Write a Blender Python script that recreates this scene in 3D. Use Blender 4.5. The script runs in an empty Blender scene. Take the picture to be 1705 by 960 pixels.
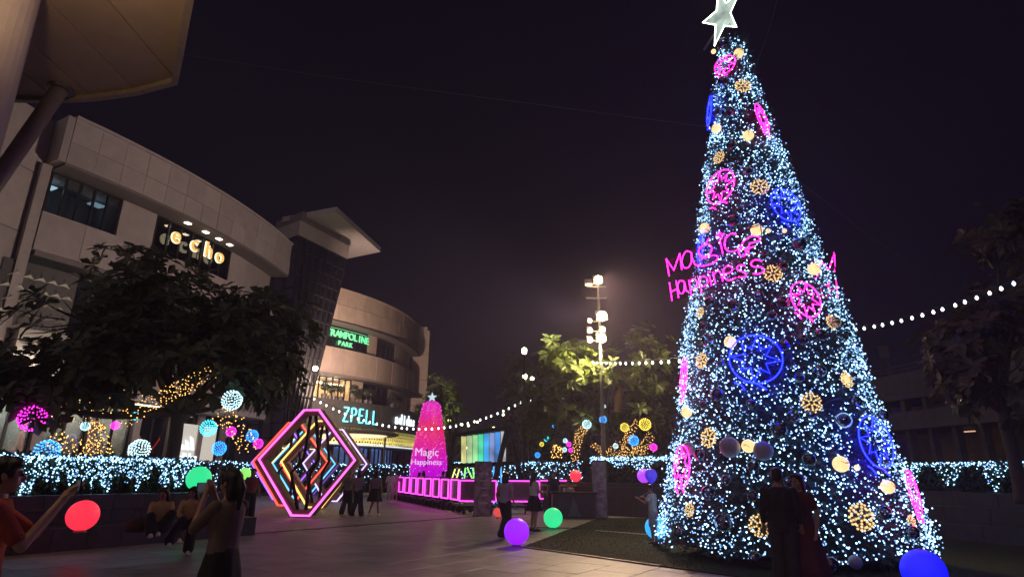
import bpy, bmesh, math, random
from math import sin, cos, pi, radians, sqrt, atan2
from mathutils import Vector, Matrix, noise
random.seed(7)
scene = bpy.context.scene
COL = scene.collection

# ------------------------------------------------------------------ camera
CAM_H = 1.58; FOCAL = 1000.0; PITCH = math.atan(.307); ROLL = radians(0.7)
_cp, _sp, _cr, _sr = cos(PITCH), sin(PITCH), cos(ROLL), sin(ROLL)
_f = Vector((0, _cp, _sp)); _u0 = Vector((0, -_sp, _cp)); _r0 = Vector((1, 0, 0))
_right = _r0*_cr + _u0*_sr; _up = -_r0*_sr + _u0*_cr
cam_data = bpy.data.cameras.new('camera'); cam = bpy.data.objects.new('camera', cam_data); COL.objects.link(cam)
cam.matrix_world = Matrix(((_right.x, _up.x, -_f.x, 0), (_right.y, _up.y, -_f.y, 0), (_right.z, _up.z, -_f.z, CAM_H), (0, 0, 0, 1)))
cam_data.sensor_width = 36; cam_data.lens = FOCAL/1705*36
cam_data.clip_start = .05; cam_data.clip_end = 2000
scene.camera = cam

# ------------------------------------------------------------------ sky, light, exposure
world = bpy.data.worlds.new('World'); scene.world = world; world.use_nodes = True
wn = world.node_tree; wn.nodes.clear()
w_out = wn.nodes.new('ShaderNodeOutputWorld'); w_add = wn.nodes.new('ShaderNodeAddShader')
w_sky = wn.nodes.new('ShaderNodeTexSky'); w_sky.sky_type = 'NISHITA'; w_sky.sun_disc = False
w_sky.sun_elevation = radians(-6); w_sky.sun_rotation = radians(200)
w_b1 = wn.nodes.new('ShaderNodeBackground'); w_b1.inputs['Strength'].default_value = .05
w_b2 = wn.nodes.new('ShaderNodeBackground'); w_b2.inputs['Color'].default_value = (.0026, .0018, .0054, 1); w_b2.inputs['Strength'].default_value = 1.0
wn.links.new(w_sky.outputs[0], w_b1.inputs[0]); wn.links.new(w_b1.outputs[0], w_add.inputs[0])
wn.links.new(w_b2.outputs[0], w_add.inputs[1]); wn.links.new(w_add.outputs[0], w_out.inputs[0])
sun_d = bpy.data.lights.new('city_glow_sun', 'SUN'); sun_d.energy = .28; sun_d.angle = radians(80); sun_d.color = (1.0, .80, .80)
sun = bpy.data.objects.new('city_glow_sun', sun_d); COL.objects.link(sun)
sun.rotation_euler = (radians(48), 0, radians(-38)); sun.location = (0, -10, 30)
vs = scene.view_settings
vs.view_transform = 'Standard'; vs.look = 'None'; vs.exposure = 0.0; vs.gamma = 1.0; vs.use_curve_mapping = False
scene.render.engine = 'CYCLES'
cy = scene.cycles
cy.use_denoising = True; cy.max_bounces = 6; cy.diffuse_bounces = 2; cy.glossy_bounces = 3; cy.transmission_bounces = 4
cy.transparent_max_bounces = 8; cy.volume_bounces = 0; cy.sample_clamp_indirect = 2.5; cy.caustics_reflective = False; cy.caustics_refractive = False
cy.use_light_tree = True

# ------------------------------------------------------------------ where a sight line meets the place
def ray(px, py):
    a = (px-852.5)/FOCAL; b = (480-py)/FOCAL
    return _right*a + _up*b + _f
def G(px, py, z=0.0):
    r = ray(px, py); t = (z-CAM_H)/r.z
    return Vector((r.x*t, r.y*t, z))
def D(px, py, y):
    r = ray(px, py); t = y/r.y
    return Vector((r.x*t, y, CAM_H + r.z*t))

# ------------------------------------------------------------------ materials
MATS = {}
def _nt(name):
    m = bpy.data.materials.new(name); m.use_nodes = True
    nt = m.node_tree; b = nt.nodes['Principled BSDF']
    return m, nt, b
def mat(name, col, rough=.6, var=.25, scale=6.0, bump=0.0, bscale=None, metal=0.0, objvar=0.0, spec=.5, coat=0.0):
    """painted / stone / cloth surface: noise-varied base colour, noise bump, optional per-object tint"""
    if name in MATS: return MATS[name]
    m, nt, b = _nt(name); N = nt.nodes; L = nt.links
    tc = N.new('ShaderNodeTexCoord'); nz = N.new('ShaderNodeTexNoise'); nz.inputs['Scale'].default_value = scale
    nz.inputs['Detail'].default_value = 6; nz.inputs['Roughness'].default_value = .65
    L.new(tc.outputs['Object'], nz.inputs['Vector'])
    mr = N.new('ShaderNodeMapRange'); mr.inputs['From Min'].default_value = .25; mr.inputs['From Max'].default_value = .75
    mr.inputs['To Min'].default_value = 1-var; mr.inputs['To Max'].default_value = 1+var
    L.new(nz.outputs['Fac'], mr.inputs['Value'])
    src = mr.outputs[0]
    if objvar:
        oi = N.new('ShaderNodeObjectInfo'); m2 = N.new('ShaderNodeMapRange')
        m2.inputs['To Min'].default_value = 1-objvar; m2.inputs['To Max'].default_value = 1+objvar
        L.new(oi.outputs['Random'], m2.inputs['Value'])
        mm = N.new('ShaderNodeMath'); mm.operation = 'MULTIPLY'; L.new(src, mm.inputs[0]); L.new(m2.outputs[0], mm.inputs[1]); src = mm.outputs[0]
    vm = N.new('ShaderNodeVectorMath'); vm.operation = 'SCALE'; vm.inputs[0].default_value = col
    L.new(src, vm.inputs['Scale']); L.new(vm.outputs['Vector'], b.inputs['Base Color'])
    b.inputs['Metallic'].default_value = metal; b.inputs['Specular IOR Level'].default_value = spec; b.inputs['Coat Weight'].default_value = coat
    mr2 = N.new('ShaderNodeMapRange'); mr2.inputs['To Min'].default_value = max(.02, rough-.12); mr2.inputs['To Max'].default_value = min(1, rough+.12)
    L.new(nz.outputs['Fac'], mr2.inputs['Value']); L.new(mr2.outputs[0], b.inputs['Roughness'])
    if bump:
        n2 = N.new('ShaderNodeTexNoise'); n2.inputs['Scale'].default_value = bscale or scale*6; n2.inputs['Detail'].default_value = 4
        L.new(tc.outputs['Object'], n2.inputs['Vector'])
        bp = N.new('ShaderNodeBump'); bp.inputs['Strength'].default_value = bump; bp.inputs['Distance'].default_value = .02
        L.new(n2.outputs['Fac'], bp.inputs['Height']); L.new(bp.outputs[0], b.inputs['Normal'])
    MATS[name] = m; return m
def emis(name, col, strength=1.0, sampling='AUTO', flick=.0, scale=9.0):
    """a thing that gives off light; optional uneven brightness along it"""
    if name in MATS: return MATS[name]
    m, nt, b = _nt(name); N = nt.nodes; L = nt.links
    b.inputs['Base Color'].default_value = (.25, .25, .25, 1); b.inputs['Roughness'].default_value = .4
    b.inputs['Emission Color'].default_value = (*col, 1); b.inputs['Emission Strength'].default_value = strength
    if flick:
        tc = N.new('ShaderNodeTexCoord'); nz = N.new('ShaderNodeTexNoise'); nz.inputs['Scale'].default_value = scale
        L.new(tc.outputs['Object'], nz.inputs['Vector'])
        mr = N.new('ShaderNodeMapRange'); mr.inputs['From Min'].default_value = .3; mr.inputs['From Max'].default_value = .7
        mr.inputs['To Min'].default_value = strength*(1-flick); mr.inputs['To Max'].default_value = strength*(1+flick)
        L.new(nz.outputs['Fac'], mr.inputs['Value']); L.new(mr.outputs[0], b.inputs['Emission Strength'])
    m.cycles.emission_sampling = sampling
    MATS[name] = m; return m
def glassy(name, tint=(1, 1, 1), ior=1.5, gloss=.03, base=.06):
    """thin pane or shell: see-through, with reflections that grow towards the rim"""
    if name in MATS: return MATS[name]
    m, nt, b = _nt(name); N = nt.nodes; L = nt.links; N.remove(b)
    out = [n for n in N if n.type == 'OUTPUT_MATERIAL'][0]
    tr = N.new('ShaderNodeBsdfTransparent'); tr.inputs[0].default_value = (*tint, 1)
    gl = N.new('ShaderNodeBsdfGlossy'); gl.inputs['Roughness'].default_value = gloss
    lw = N.new('ShaderNodeFresnel'); lw.inputs['IOR'].default_value = ior
    nz = N.new('ShaderNodeTexNoise'); nz.inputs['Scale'].default_value = 3
    ad = N.new('ShaderNodeMath'); ad.operation = 'MULTIPLY_ADD'; ad.inputs[1].default_value = .06; L.new(nz.outputs['Fac'], ad.inputs[0])
    ad.inputs[2].default_value = base
    sm = N.new('ShaderNodeMath'); sm.operation = 'ADD'; sm.use_clamp = True; L.new(lw.outputs[0], sm.inputs[0]); L.new(ad.outputs[0], sm.inputs[1])
    mx = N.new('ShaderNodeMixShader'); L.new(sm.outputs[0], mx.inputs[0]); L.new(tr.outputs[0], mx.inputs[1]); L.new(gl.outputs[0], mx.inputs[2])
    L.new(mx.outputs[0], out.inputs[0]); MATS[name] = m; return m
def leafmat(name, c1, c2, rough=.45, trans=.25):
    if name in MATS: return MATS[name]
    m, nt, b = _nt(name); N = nt.nodes; L = nt.links
    gi = N.new('ShaderNodeNewGeometry'); rp = N.new('ShaderNodeValToRGB')
    rp.color_ramp.elements[0].color = (*c1, 1); rp.color_ramp.elements[1].color = (*c2, 1)
    L.new(gi.outputs['Random Per Island'], rp.inputs[0]); L.new(rp.outputs[0], b.inputs['Base Color'])
    b.inputs['Roughness'].default_value = rough
    if trans:
        out = [n for n in N if n.type == 'OUTPUT_MATERIAL'][0]
        tl = N.new('ShaderNodeBsdfTranslucent'); L.new(rp.outputs[0], tl.inputs[0])
        mx = N.new('ShaderNodeMixShader'); mx.inputs[0].default_value = trans
        L.new(b.outputs[0], mx.inputs[1]); L.new(tl.outputs[0], mx.inputs[2]); L.new(mx.outputs[0], out.inputs[0])
    MATS[name] = m; return m

# ------------------------------------------------------------------ mesh helpers
def frame(d):
    d = d.normalized(); a = Vector((0, 0, 1)) if abs(d.z) < .95 else Vector((1, 0, 0))
    x = d.cross(a).normalized(); return x, d.cross(x).normalized()
_ICO = {}
def ico(sub):
    if sub not in _ICO:
        bm = bmesh.new(); bmesh.ops.create_icosphere(bm, subdivisions=sub, radius=1)
        bm.verts.ensure_lookup_table()
        _ICO[sub] = ([v.co.copy() for v in bm.verts], [[v.index for v in f.verts] for f in bm.faces]); bm.free()
    return _ICO[sub]
class MB:
    def __init__(s): s.v = []; s.f = []; s.mi = []; s.cur = 0
    def add(s, vs, fs):
        o = len(s.v); s.v += [tuple(v) for v in vs]; s.f += [[i+o for i in f] for f in fs]; s.mi += [s.cur]*len(fs); return s
    def box(s, c, size, rz=0.0, M=None):
        hx, hy, hz = size[0]/2, size[1]/2, size[2]/2; c = Vector(c)
        R = M if M is not None else Matrix.Rotation(rz, 3, 'Z')
        vs = [c + R @ Vector((x*hx, y*hy, z*hz)) for x in (-1, 1) for y in (-1, 1) for z in (-1, 1)]
        return s.add(vs, [[0, 1, 3, 2], [4, 6, 7, 5], [0, 4, 5, 1], [2, 3, 7, 6], [0, 2, 6, 4], [1, 5, 7, 3]])
    def hexa(s, b, t):
        n = len(b); return s.add(list(b)+list(t), [list(range(n))[::-1], list(range(n, 2*n))] + [[i, (i+1) % n, n+(i+1) % n, n+i] for i in range(n)])
    def bar(s, a, b, w, h=None, up=None):
        """square bar from a to b"""
        a, b = Vector(a), Vector(b); d = (b-a).normalized(); h = h or w
        u = Vector(up) if up is not None else (Vector((0, 0, 1)) if abs(d.z) < .95 else Vector((0, 1, 0)))
        x = d.cross(u).normalized()*w/2; y = x.cross(d).normalized()*h/2
        return s.hexa([a-x-y, a+x-y, a+x+y, a-x+y], [b-x-y, b+x-y, b+x+y, b-x+y])
    def tube(s, pts, r, n=6, closed=False, cap=True):
        pts = [Vector(p) for p in pts]; m = len(pts); vs = []; fs = []
        rr = r if isinstance(r, (list, tuple)) else [r]*m
        px = None
        for i, p in enumerate(pts):
            if closed: d = pts[(i+1) % m]-pts[i-1]
            else: d = pts[min(i+1, m-1)]-pts[max(i-1, 0)]
            if d.length < 1e-9: d = Vector((0, 0, 1))
            d.normalize()
            if px is None: x, y = frame(d)
            else:
                x = px - d*px.dot(d)
                if x.length < 1e-4: x, _ = frame(d)
                x.normalize(); y = d.cross(x)
            px = x
            for k in range(n):
                a = 2*pi*k/n; vs.append(p + (x*cos(a)+y*sin(a))*rr[i])
        for i in range(m if closed else m-1):
            j = (i+1) % m
            for k in range(n): fs.append([i*n+k, i*n+(k+1) % n, j*n+(k+1) % n, j*n+k])
        if cap and not closed: fs += [list(range(n))[::-1], [(m-1)*n+k for k in range(n)]]
        return s.add(vs, fs)
    def ball(s, c, r, sub=1):
        V, F = ico(sub); c = Vector(c); R = Vector(r) if not isinstance(r, (int, float)) else Vector((r, r, r))
        return s.add([c + Vector((v.x*R.x, v.y*R.y, v.z*R.z)) for v in V], F)
    def lathe(s, prof, n=24, c=(0, 0, 0)):
        """prof: list of (r, z)"""
        c = Vector(c); vs = []; fs = []
        for r, z in prof:
            for k in range(n): a = 2*pi*k/n; vs.append(c+Vector((r*cos(a), r*sin(a), z)))
        for i in range(len(prof)-1):
            for k in range(n): fs.append([i*n+k, i*n+(k+1) % n, (i+1)*n+(k+1) % n, (i+1)*n+k])
        fs += [list(range(n))[::-1], [(len(prof)-1)*n+k for k in range(n)]]
        return s.add(vs, fs)
    def loft(s, secs, n=16):
        """secs: (centre, rx, ry) horizontal ellipses, closed"""
        vs = []; fs = []
        for c, rx, ry in secs:
            c = Vector(c)
            for k in range(n): a = 2*pi*k/n; vs.append(c+Vector((rx*cos(a), ry*sin(a), 0)))
        for i in range(len(secs)-1):
            for k in range(n): fs.append([i*n+k, i*n+(k+1) % n, (i+1)*n+(k+1) % n, (i+1)*n+k])
        fs += [list(range(n))[::-1], [(len(secs)-1)*n+k for k in range(n)]]
        return s.add(vs, fs)
    def capsule(s, a, b, ra, rb, n=10):
        a, b = Vector(a), Vector(b); s.tube([a, b], [ra, rb], n); s.ball(a, ra, 2); s.ball(b, rb, 2); return s
    def mesh(s, name, mats, smooth=False):
        me = bpy.data.meshes.new(name); me.from_pydata(s.v, [], s.f)
        for m in (mats if isinstance(mats, (list, tuple)) else [mats]): me.materials.append(m)
        if any(s.mi): me.polygons.foreach_set('material_index', s.mi)
        if smooth: me.polygons.foreach_set('use_smooth', [True]*len(me.polygons))
        me.update(); return me
    def build(s, name, mats, parent=None, loc=None, rz=0.0, smooth=False):
        return link(name, s.mesh(name, mats, smooth), parent, loc, rz)
def link(name, me, parent=None, loc=None, rz=0.0):
    o = bpy.data.objects.new(name, me); COL.objects.link(o)
    if parent is not None: o.parent = parent
    if loc is not None: o.location = loc
    if rz: o.rotation_euler.z = rz
    return o
def tag(o, label=None, cat=None, group=None, kind=None):
    if label: o['label'] = label
    if cat: o['category'] = cat
    if group: o['group'] = group
    if kind: o['kind'] = kind
    return o
def thing(name, label, cat, loc=(0, 0, 0), rz=0.0, group=None):
    o = bpy.data.objects.new(name, None); COL.objects.link(o); o.empty_display_size = .2
    o.location = loc; o.rotation_euler.z = rz; return tag(o, label, cat, group)
def copy_tree(o, parent=None):
    c = o.copy(); COL.objects.link(c)
    if parent is not None: c.parent = parent
    for ch in list(o.children): copy_tree(ch, c)
    return c
def smooth_path(pts, k=6, closed=False):
    """Catmull-Rom through the points"""
    P = [Vector(p) for p in pts]; n = len(P); out = []
    if n < 3: return P
    for i in range(n if closed else n-1):
        p0 = P[i-1] if (closed or i > 0) else P[0]; p1 = P[i]; p2 = P[(i+1) % n]
        p3 = P[(i+2) % n] if (closed or i+2 < n) else P[-1]
        for j in range(k):
            t = j/k
            out.append(.5*((2*p1)+(p2-p0)*t+(2*p0-5*p1+4*p2-p3)*t*t+(3*p1-p0-3*p2+p3)*t**3))
    if not closed: out.append(P[-1])
    return out
def text_mesh(name, body, size, material, extrude=.03, offset=0.0, shear=0.0, spacing=1.0):
    cu = bpy.data.curves.new(name, 'FONT'); cu.body = body; cu.size = size; cu.extrude = extrude; cu.offset = offset
    cu.shear = shear; cu.space_character = spacing; cu.align_x = 'CENTER'; cu.resolution_u = 3
    ob = bpy.data.objects.new(name, cu); COL.objects.link(ob)
    bpy.context.view_layer.update()
    me = bpy.data.meshes.new_from_object(ob.evaluated_get(bpy.context.evaluated_depsgraph_get()))
    bpy.data.objects.remove(ob); bpy.data.curves.remove(cu)
    me.materials.clear(); me.materials.append(material); me.name = name
    return me
def upright(o, p, normal):
    """stand a flat thing drawn in local X/Y so that its X runs along the wall, Y up, +Z out along normal"""
    n = Vector(normal).normalized(); x = Vector((0, 0, 1)).cross(n).normalized(); y = n.cross(x)
    o.matrix_world = Matrix(((x.x, y.x, n.x, p[0]), (x.y, y.y, n.y, p[1]), (x.z, y.z, n.z, p[2]), (0, 0, 0, 1)))

# shared materials
M_STONE = mat('beige stone cladding', (.36, .312, .295), .62, .14, 1.6, .15, 30, objvar=.10)
M_STONE2 = mat('warm beige cladding', (.38, .30, .24), .6, .14, 1.4, .15, 30, objvar=.10)
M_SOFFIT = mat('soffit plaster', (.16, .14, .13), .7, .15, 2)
M_DARKSTONE = mat('dark granite', (.050, .046, .052), .42, .35, 5, .2, 60, objvar=.15)
M_DARKCLAD = mat('dark fascia cladding', (.050, .046, .046), .5, .25, 2)
M_BLACK = mat('black steel', (.012, .012, .013), .42, .3, 14, .1, metal=.3)
M_GREY = mat('galvanised steel', (.22, .21, .20), .4, .25, 10, metal=.7)
M_CONC = mat('weathered concrete', (.12, .11, .12), .8, .3, 2, .3, 20)
M_GLASS = glassy('window glass', (.55, .60, .62))
M_GLASS2 = glassy('clear shop glass', (.85, .88, .90), 1.08, .05, .02)
M_WIRE = mat('black cable', (.01, .01, .01), .6, .2, 20)
M_LEDW = emis('cool white led', (.34, .66, 1.0), 5.0, 'AUTO')
M_LEDD = emis('dim cool white led', (.22, .46, .95), 2.0, 'AUTO')
M_LEDY = emis('warm fairy light', (1.0, .52, .13), 3.2, 'AUTO')
M_FEST = emis('festoon bulb glass', (.88, 1.0, .93), 5.0, 'NONE')

# =================================================================== GROUND
U = Vector((.565, .825, 0)).normalized(); V = Vector((.825, -.565, 0)).normalized()   # the paving runs along these
M_GROUT = mat('dark paving joint', (.055, .050, .048), .8, .3, 8)
def pavemat(name, objvar):
    m = mat(name, (.285, .255, .255), .50, .20, .9, .25, 55, objvar=objvar)
    nt = m.node_tree; N = nt.nodes; L = nt.links; b = N['Principled BSDF']
    tc = N.new('ShaderNodeNewGeometry'); n1 = N.new('ShaderNodeTexNoise'); n1.inputs['Scale'].default_value = .55; n1.inputs['Detail'].default_value = 9
    n1.inputs['Roughness'].default_value = .72
    L.new(tc.outputs['Position'], n1.inputs['Vector'])
    rp = N.new('ShaderNodeValToRGB'); rp.color_ramp.elements[0].position = .36; rp.color_ramp.elements[0].color = (.55, .53, .52, 1)
    rp.color_ramp.elements[1].position = .62; rp.color_ramp.elements[1].color = (1.1, 1.08, 1.05, 1)
    L.new(n1.outputs['Fac'], rp.inputs[0])
    old = b.inputs['Base Color'].links[0].from_socket
    mx = N.new('ShaderNodeMix'); mx.data_type = 'RGBA'; mx.blend_type = 'MULTIPLY'; mx.inputs['Factor'].default_value = 1
    L.new(old, mx.inputs['A']); L.new(rp.outputs[0], mx.inputs['B']); L.new(mx.outputs['Result'], b.inputs['Base Color'])
    r2 = N.new('ShaderNodeMapRange'); r2.inputs['To Min'].default_value = .30; r2.inputs['To Max'].default_value = .62
    L.new(n1.outputs['Fac'], r2.inputs['Value']); L.new(r2.outputs[0], b.inputs['Roughness'])
    return m
M_PAVE = pavemat('granite paving', .16)
M_ASPH = mat('asphalt', (.05, .048, .05), .85, .3, 2, .4, 60)
g = MB().add([(-240, -60, -.06), (240, -60, -.06), (240, 300, -.06), (-240, 300, -.06)], [[0, 1, 2, 3]]).build('ground', M_ASPH); tag(g, kind='structure')
pv = MB()
pv.box((-1, 30, -.03), (70, 100, .03)); pav = pv.build('plaza_paving', M_GROUT); tag(pav, kind='structure')
SL, SW, GAP = 1.2, .8, .010
slab_me = []
for q in range(4):
    m = MB(); a, b2, h = SL-GAP, SW-GAP, .018; e = .006
    m.hexa([(-a/2, -b2/2, 0), (a/2, -b2/2, 0), (a/2, b2/2, 0), (-a/2, b2/2, 0)], [(-a/2, -b2/2, h-.004), (a/2, -b2/2, h-.004), (a/2, b2/2, h-.004), (-a/2, b2/2, h-.004)])
    m.f.pop(1); m.mi.pop(); o = 4
    m.add([(-a/2+e, -b2/2+e, h), (a/2-e, -b2/2+e, h), (a/2-e, b2/2-e, h), (-a/2+e, b2/2-e, h)], [[0, 1, 2, 3]])
    for i in range(4): m.f.append([4+i, 4+(i+1) % 4, 8+(i+1) % 4, 8+i]); m.mi.append(0)
    slab_me.append(m.mesh('paving_slab', M_PAVE))
cand = []
for i in range(-40, 70):
    for j in range(-45, 45):
        u = i*SL + (SL/2 if j % 2 else 0); v = j*SW
        p = U*u + V*v
        if -30 < p.x < 30 and -3 < p.y < 62: cand.append((p, i, j))
def seen(p):
    if p.y < 2.5: return False
    d = p.y*_cp - CAM_H*_sp; vv = -p.y*_sp - CAM_H*_cp
    return d > 0 and abs(p.x/d) < .92 and vv/d > -.52
near = sorted([c for c in cand if seen(c[0])], key=lambda c: c[0].length)[:285]
near_set = {(c[1], c[2]) for c in near}
ang = atan2(U.y, U.x)
for p, i, j in near:
    o = link('paving_slab', random.choice(slab_me), pav, (p.x, p.y, -.016 + random.uniform(-.0012, .0012)), ang)
fld = MB()
for p, i, j in cand:
    if (i, j) in near_set or p.length > 55: continue
    a, b2 = (SL-GAP)/2, (SW-GAP)/2; zz = .002+random.uniform(-.0012, .0012)
    c = [p-U*a-V*b2, p+U*a-V*b2, p+U*a+V*b2, p-U*a+V*b2]
    fld.hexa([q+Vector((0, 0, -.017)) for q in c][::-1], [q+Vector((0, 0, zz)) for q in c][::-1])
o = fld.build('paving_field', M_PAVE, pav); tag(o, kind='stuff')
# drain channel with studs across the plaza
dA, dB = G(415, 888), G(800, 858.5); dd = (dB-dA).normalized()
ch = MB().bar(dA-dd*3+Vector((0, 0, .003)), dB+Vector((0, 0, .003)), .16, .02)
dr = ch.build('drain_channel', M_BLACK); tag(dr, 'long dark drain channel crossing the plaza paving', 'drain')
for k in range(7):
    c = dA.lerp(dB, (k+.4)/7) + Vector((.25, -.2, .01))
    MB().lathe([(.07, 0), (.06, .015), (.02, .02)], 10).build('stud', M_GREY, dr, c)
# artificial turf under the big tree
def turfmat():
    m = mat('artificial turf', (.030, .040, .016), .9, .45, 5, .9, 160, spec=.2); return m
tA, tB, tD = G(870, 911), G(996, 862.5), G(1100, 943)
tp = [tA, tB, tB+Vector((9, 1.5, 0)), Vector((13.5, 13.2, 0)), tD+(tD-tA)*2.0]
t = MB().hexa([p+Vector((0, 0, .004)) for p in tp][::-1], [p+Vector((0, 0, .022)) for p in tp][::-1]).build('turf', turfmat()); tag(t, kind='structure')
bl = MB(); rnd = random.Random(4)
def in_poly(p, poly):
    s = False
    for i in range(len(poly)):
        a, b = poly[i], poly[i-1]
        if (a.y > p.y) != (b.y > p.y) and p.x < (b.x-a.x)*(p.y-a.y)/(b.y-a.y)+a.x: s = not s
    return s
for k in range(26000):
    p = Vector((rnd.uniform(0, 8), rnd.uniform(9, 24), 0))
    if not in_poly(p, tp): continue
    a = rnd.uniform(0, 6.3); h = rnd.uniform(.012, .035); w = .008
    d = Vector((cos(a), sin(a), 0)); b0 = p+Vector((0, 0, .02))
    bl.add([b0-d*w, b0+d*w, b0+Vector((d.y*.02, -d.x*.02, h))], [[0, 1, 2]])
o = bl.build('turf_blades', leafmat('turf blade', (.028, .036, .014), (.060, .064, .028), .7, 0), t); tag(o, kind='stuff')
wl = MB().bar(G(992, 884)+Vector((0, 0, .03)), G(1090, 892)+Vector((0, 0, .03)), .07, .01).build('ground_cable', mat('white cable cover', (.6, .58, .55), .6), None)
tag(wl, 'thin white cable cover lying across the dark turf', 'cable cover')
ed = MB()
for a, b in ((tA, tB), (tA, tD)): ed.bar(a+Vector((0, 0, .014)), b+Vector((0, 0, .014)), .05, .03)
tag(ed.build('turf_edging', M_GREY), 'thin pale metal edging around the turf', 'edging')

# =================================================================== CURVED MALL
def pol(c, r, a, z): return Vector((c[0]+r*cos(radians(a)), c[1]+r*sin(radians(a)), z))
def arcbox(mb, c, r0, r1, a0, a1, z0, z1, seg=1):
    for k in range(seg):
        b0 = a0+(a1-a0)*k/seg; b1 = a0+(a1-a0)*(k+1)/seg
        lo = [pol(c, r, a, z0) for r, a in ((r0, b0), (r1, b0), (r1, b1), (r0, b1))]
        hi = [pol(c, r, a, z1) for r, a in ((r0, b0), (r1, b0), (r1, b1), (r0, b1))]
        mb.hexa(lo, hi)
    return mb
def arcpart(name, m, parent, *a, **k): return arcbox(MB(), *a, **k).build(name, m, parent)
def panel_band(parent, m, c, r, a0, a1, n, z0, z1, gap=.02, thick=.25):
    da = (a1-a0)/n; ga = math.degrees(gap/r)
    for k in range(n):
        j = random.uniform(-.012, .012)
        arcpart('panel', m, parent, c, r-thick, r+j, a0+da*k+ga/2, a0+da*(k+1)-ga/2, z0, z1, seg=2)
def window_bay(parent, c, r, a0, a1, z0, z1, npane, pane_m, lit=None, depth=2.2, back=None):
    """a window with mullions, glass panes and a real room behind it"""
    w = bpy.data.objects.new('window', None); COL.objects.link(w); w.parent = parent
    fr = MB(); da = (a1-a0)/npane; t = math.degrees(.05/r)
    for k in range(npane+1): arcbox(fr, c, r-.10, r+.02, a0+da*k-t, a0+da*k+t, z0, z1)
    arcbox(fr, c, r-.08, r+.015, a0, a1, z0, z0+.07, npane); arcbox(fr, c, r-.08, r+.015, a0, a1, z1-.07, z1, npane)
    fr.build('frame', M_BLACK, w)
    for k in range(npane): arcpart('pane', pane_m, w, c, r-.06, r-.045, a0+da*k+t, a0+da*(k+1)-t, z0+.07, z1-.07)
    rm = MB(); arcbox(rm, c, r-depth-.1, r-depth, a0, a1, z0, z1, npane); arcbox(rm, c, r-depth, r-.15, a0, a1, z0-.1, z0-.02, npane); arcbox(rm, c, r-depth, r-.15, a0, a1, z1+.02, z1+.1, npane)
    for a in (a0-.05, a1): arcbox(rm, c, r-depth, r-.15, a, a+.05, z0, z1)
    rm.build('interior', back or mat('dim interior', (.10, .095, .09), .8), w)
    if lit is not None:
        for (f0, f1, zz, em) in lit:
            arcpart('ceiling_lamp', em, w, c, r-depth*.7, r-depth*.45, a0+(a1-a0)*f0, a0+(a1-a0)*f1, zz, zz+.06, seg=2)
    return w
E_COOL = emis('fluorescent tube', (.80, 1.0, .88), 7.0); E_WARM = emis('warm ceiling lamp', (1.0, .72, .40), 8.0)
E_DIMC = emis('dim cool lamp', (.65, .85, 1.0), 2.2); E_DIMW = emis('dim warm lamp', (1.0, .75, .5), 2.5)
# ---- first curved wing
C1 = (-54.31, 43.99); R1 = 37.47; A0, A1 = -28.9, -1.5
b1 = thing('shopping_mall', 'long curved beige panelled mall wing with recessed window band', 'building', (-20, 33, 0))
def Pp(o): o.matrix_parent_inverse = o.parent.matrix_world.inverted(); return o
b1.location = (0, 0, 0)
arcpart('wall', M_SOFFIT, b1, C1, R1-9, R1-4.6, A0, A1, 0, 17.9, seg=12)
arcpart('wall', M_STONE, b1, C1, R1-9, R1-1.6, A0, A1, 15.7, 17.8, seg=14)
panel_band(b1, M_STONE, C1, R1, A0, A1, 14, 15.6, 16.69, .018); panel_band(b1, M_STONE, C1, R1, A0, A1, 14, 16.705, 18.0, .018)
arcpart('coping', M_STONE, b1, C1, R1-.4, R1+.10, A0, A1, 18.0, 18.14, seg=14)
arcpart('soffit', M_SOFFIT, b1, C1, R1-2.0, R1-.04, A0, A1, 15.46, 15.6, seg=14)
RW = R1-1.35
RS = R1-.75
panel_band(b1, M_STONE, C1, RS, A0-.2, A1, 9, 11.25, 13.05, .02, .4)
arcpart('sill', M_STONE, b1, C1, RW-.3, RS+.04, A0-.2, A1, 13.05, 13.15, seg=12)
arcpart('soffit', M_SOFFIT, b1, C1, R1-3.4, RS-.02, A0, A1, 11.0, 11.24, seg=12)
M_INC = mat('office interior', (.28, .30, .31), .8); M_IND = mat('dark interior', (.05, .05, .055), .8)
window_bay(b1, C1, RW, -28.7, -23.3, 13.15, 15.46, 5, M_GLASS, [(.0, .22, 15.1, E_DIMC), (.75, .95, 15.1, emis('faint blue lamp', (.6, .85, 1), .9))], back=M_INC)
panel_band(b1, M_STONE, C1, RW+.02, -23.2, -19.9, 1, 13.15, 15.46)
window_bay(b1, C1, RW, -19.8, -10.2, 13.15, 15.46, 7, M_GLASS, [(.93, .985, 14.6, E_DIMC)], back=M_IND)
panel_band(b1, M_STONE, C1, RW+.02, -10.1, -1.6, 3, 13.15, 15.46)
window_bay(b1, C1, R1-2.6, -29.0, -20, 7.6, 11.0, 6, M_GLASS, [(.02, .1, 10.3, E_COOL), (.24, .31, 10.2, E_COOL)], back=mat('shop interior', (.30, .31, .29), .8))
window_bay(b1, C1, R1-2.6, -19.6, -2, 7.6, 11.0, 8, M_GLASS, [(.3, .4, 10.2, E_WARM), (.66, .72, 10.2, E_DIMW)], back=M_IND)
arcpart('ledge', M_STONE, b1, C1, R1-3, R1-.3, A0, A1, 5.2, 7.5, seg=12)
arcpart('soffit', mat('white soffit', (.5, .48, .45), .7), b1, C1, R1-4.5, R1-.2, A0, A1, 4.9, 5.2, seg=12)
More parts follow.
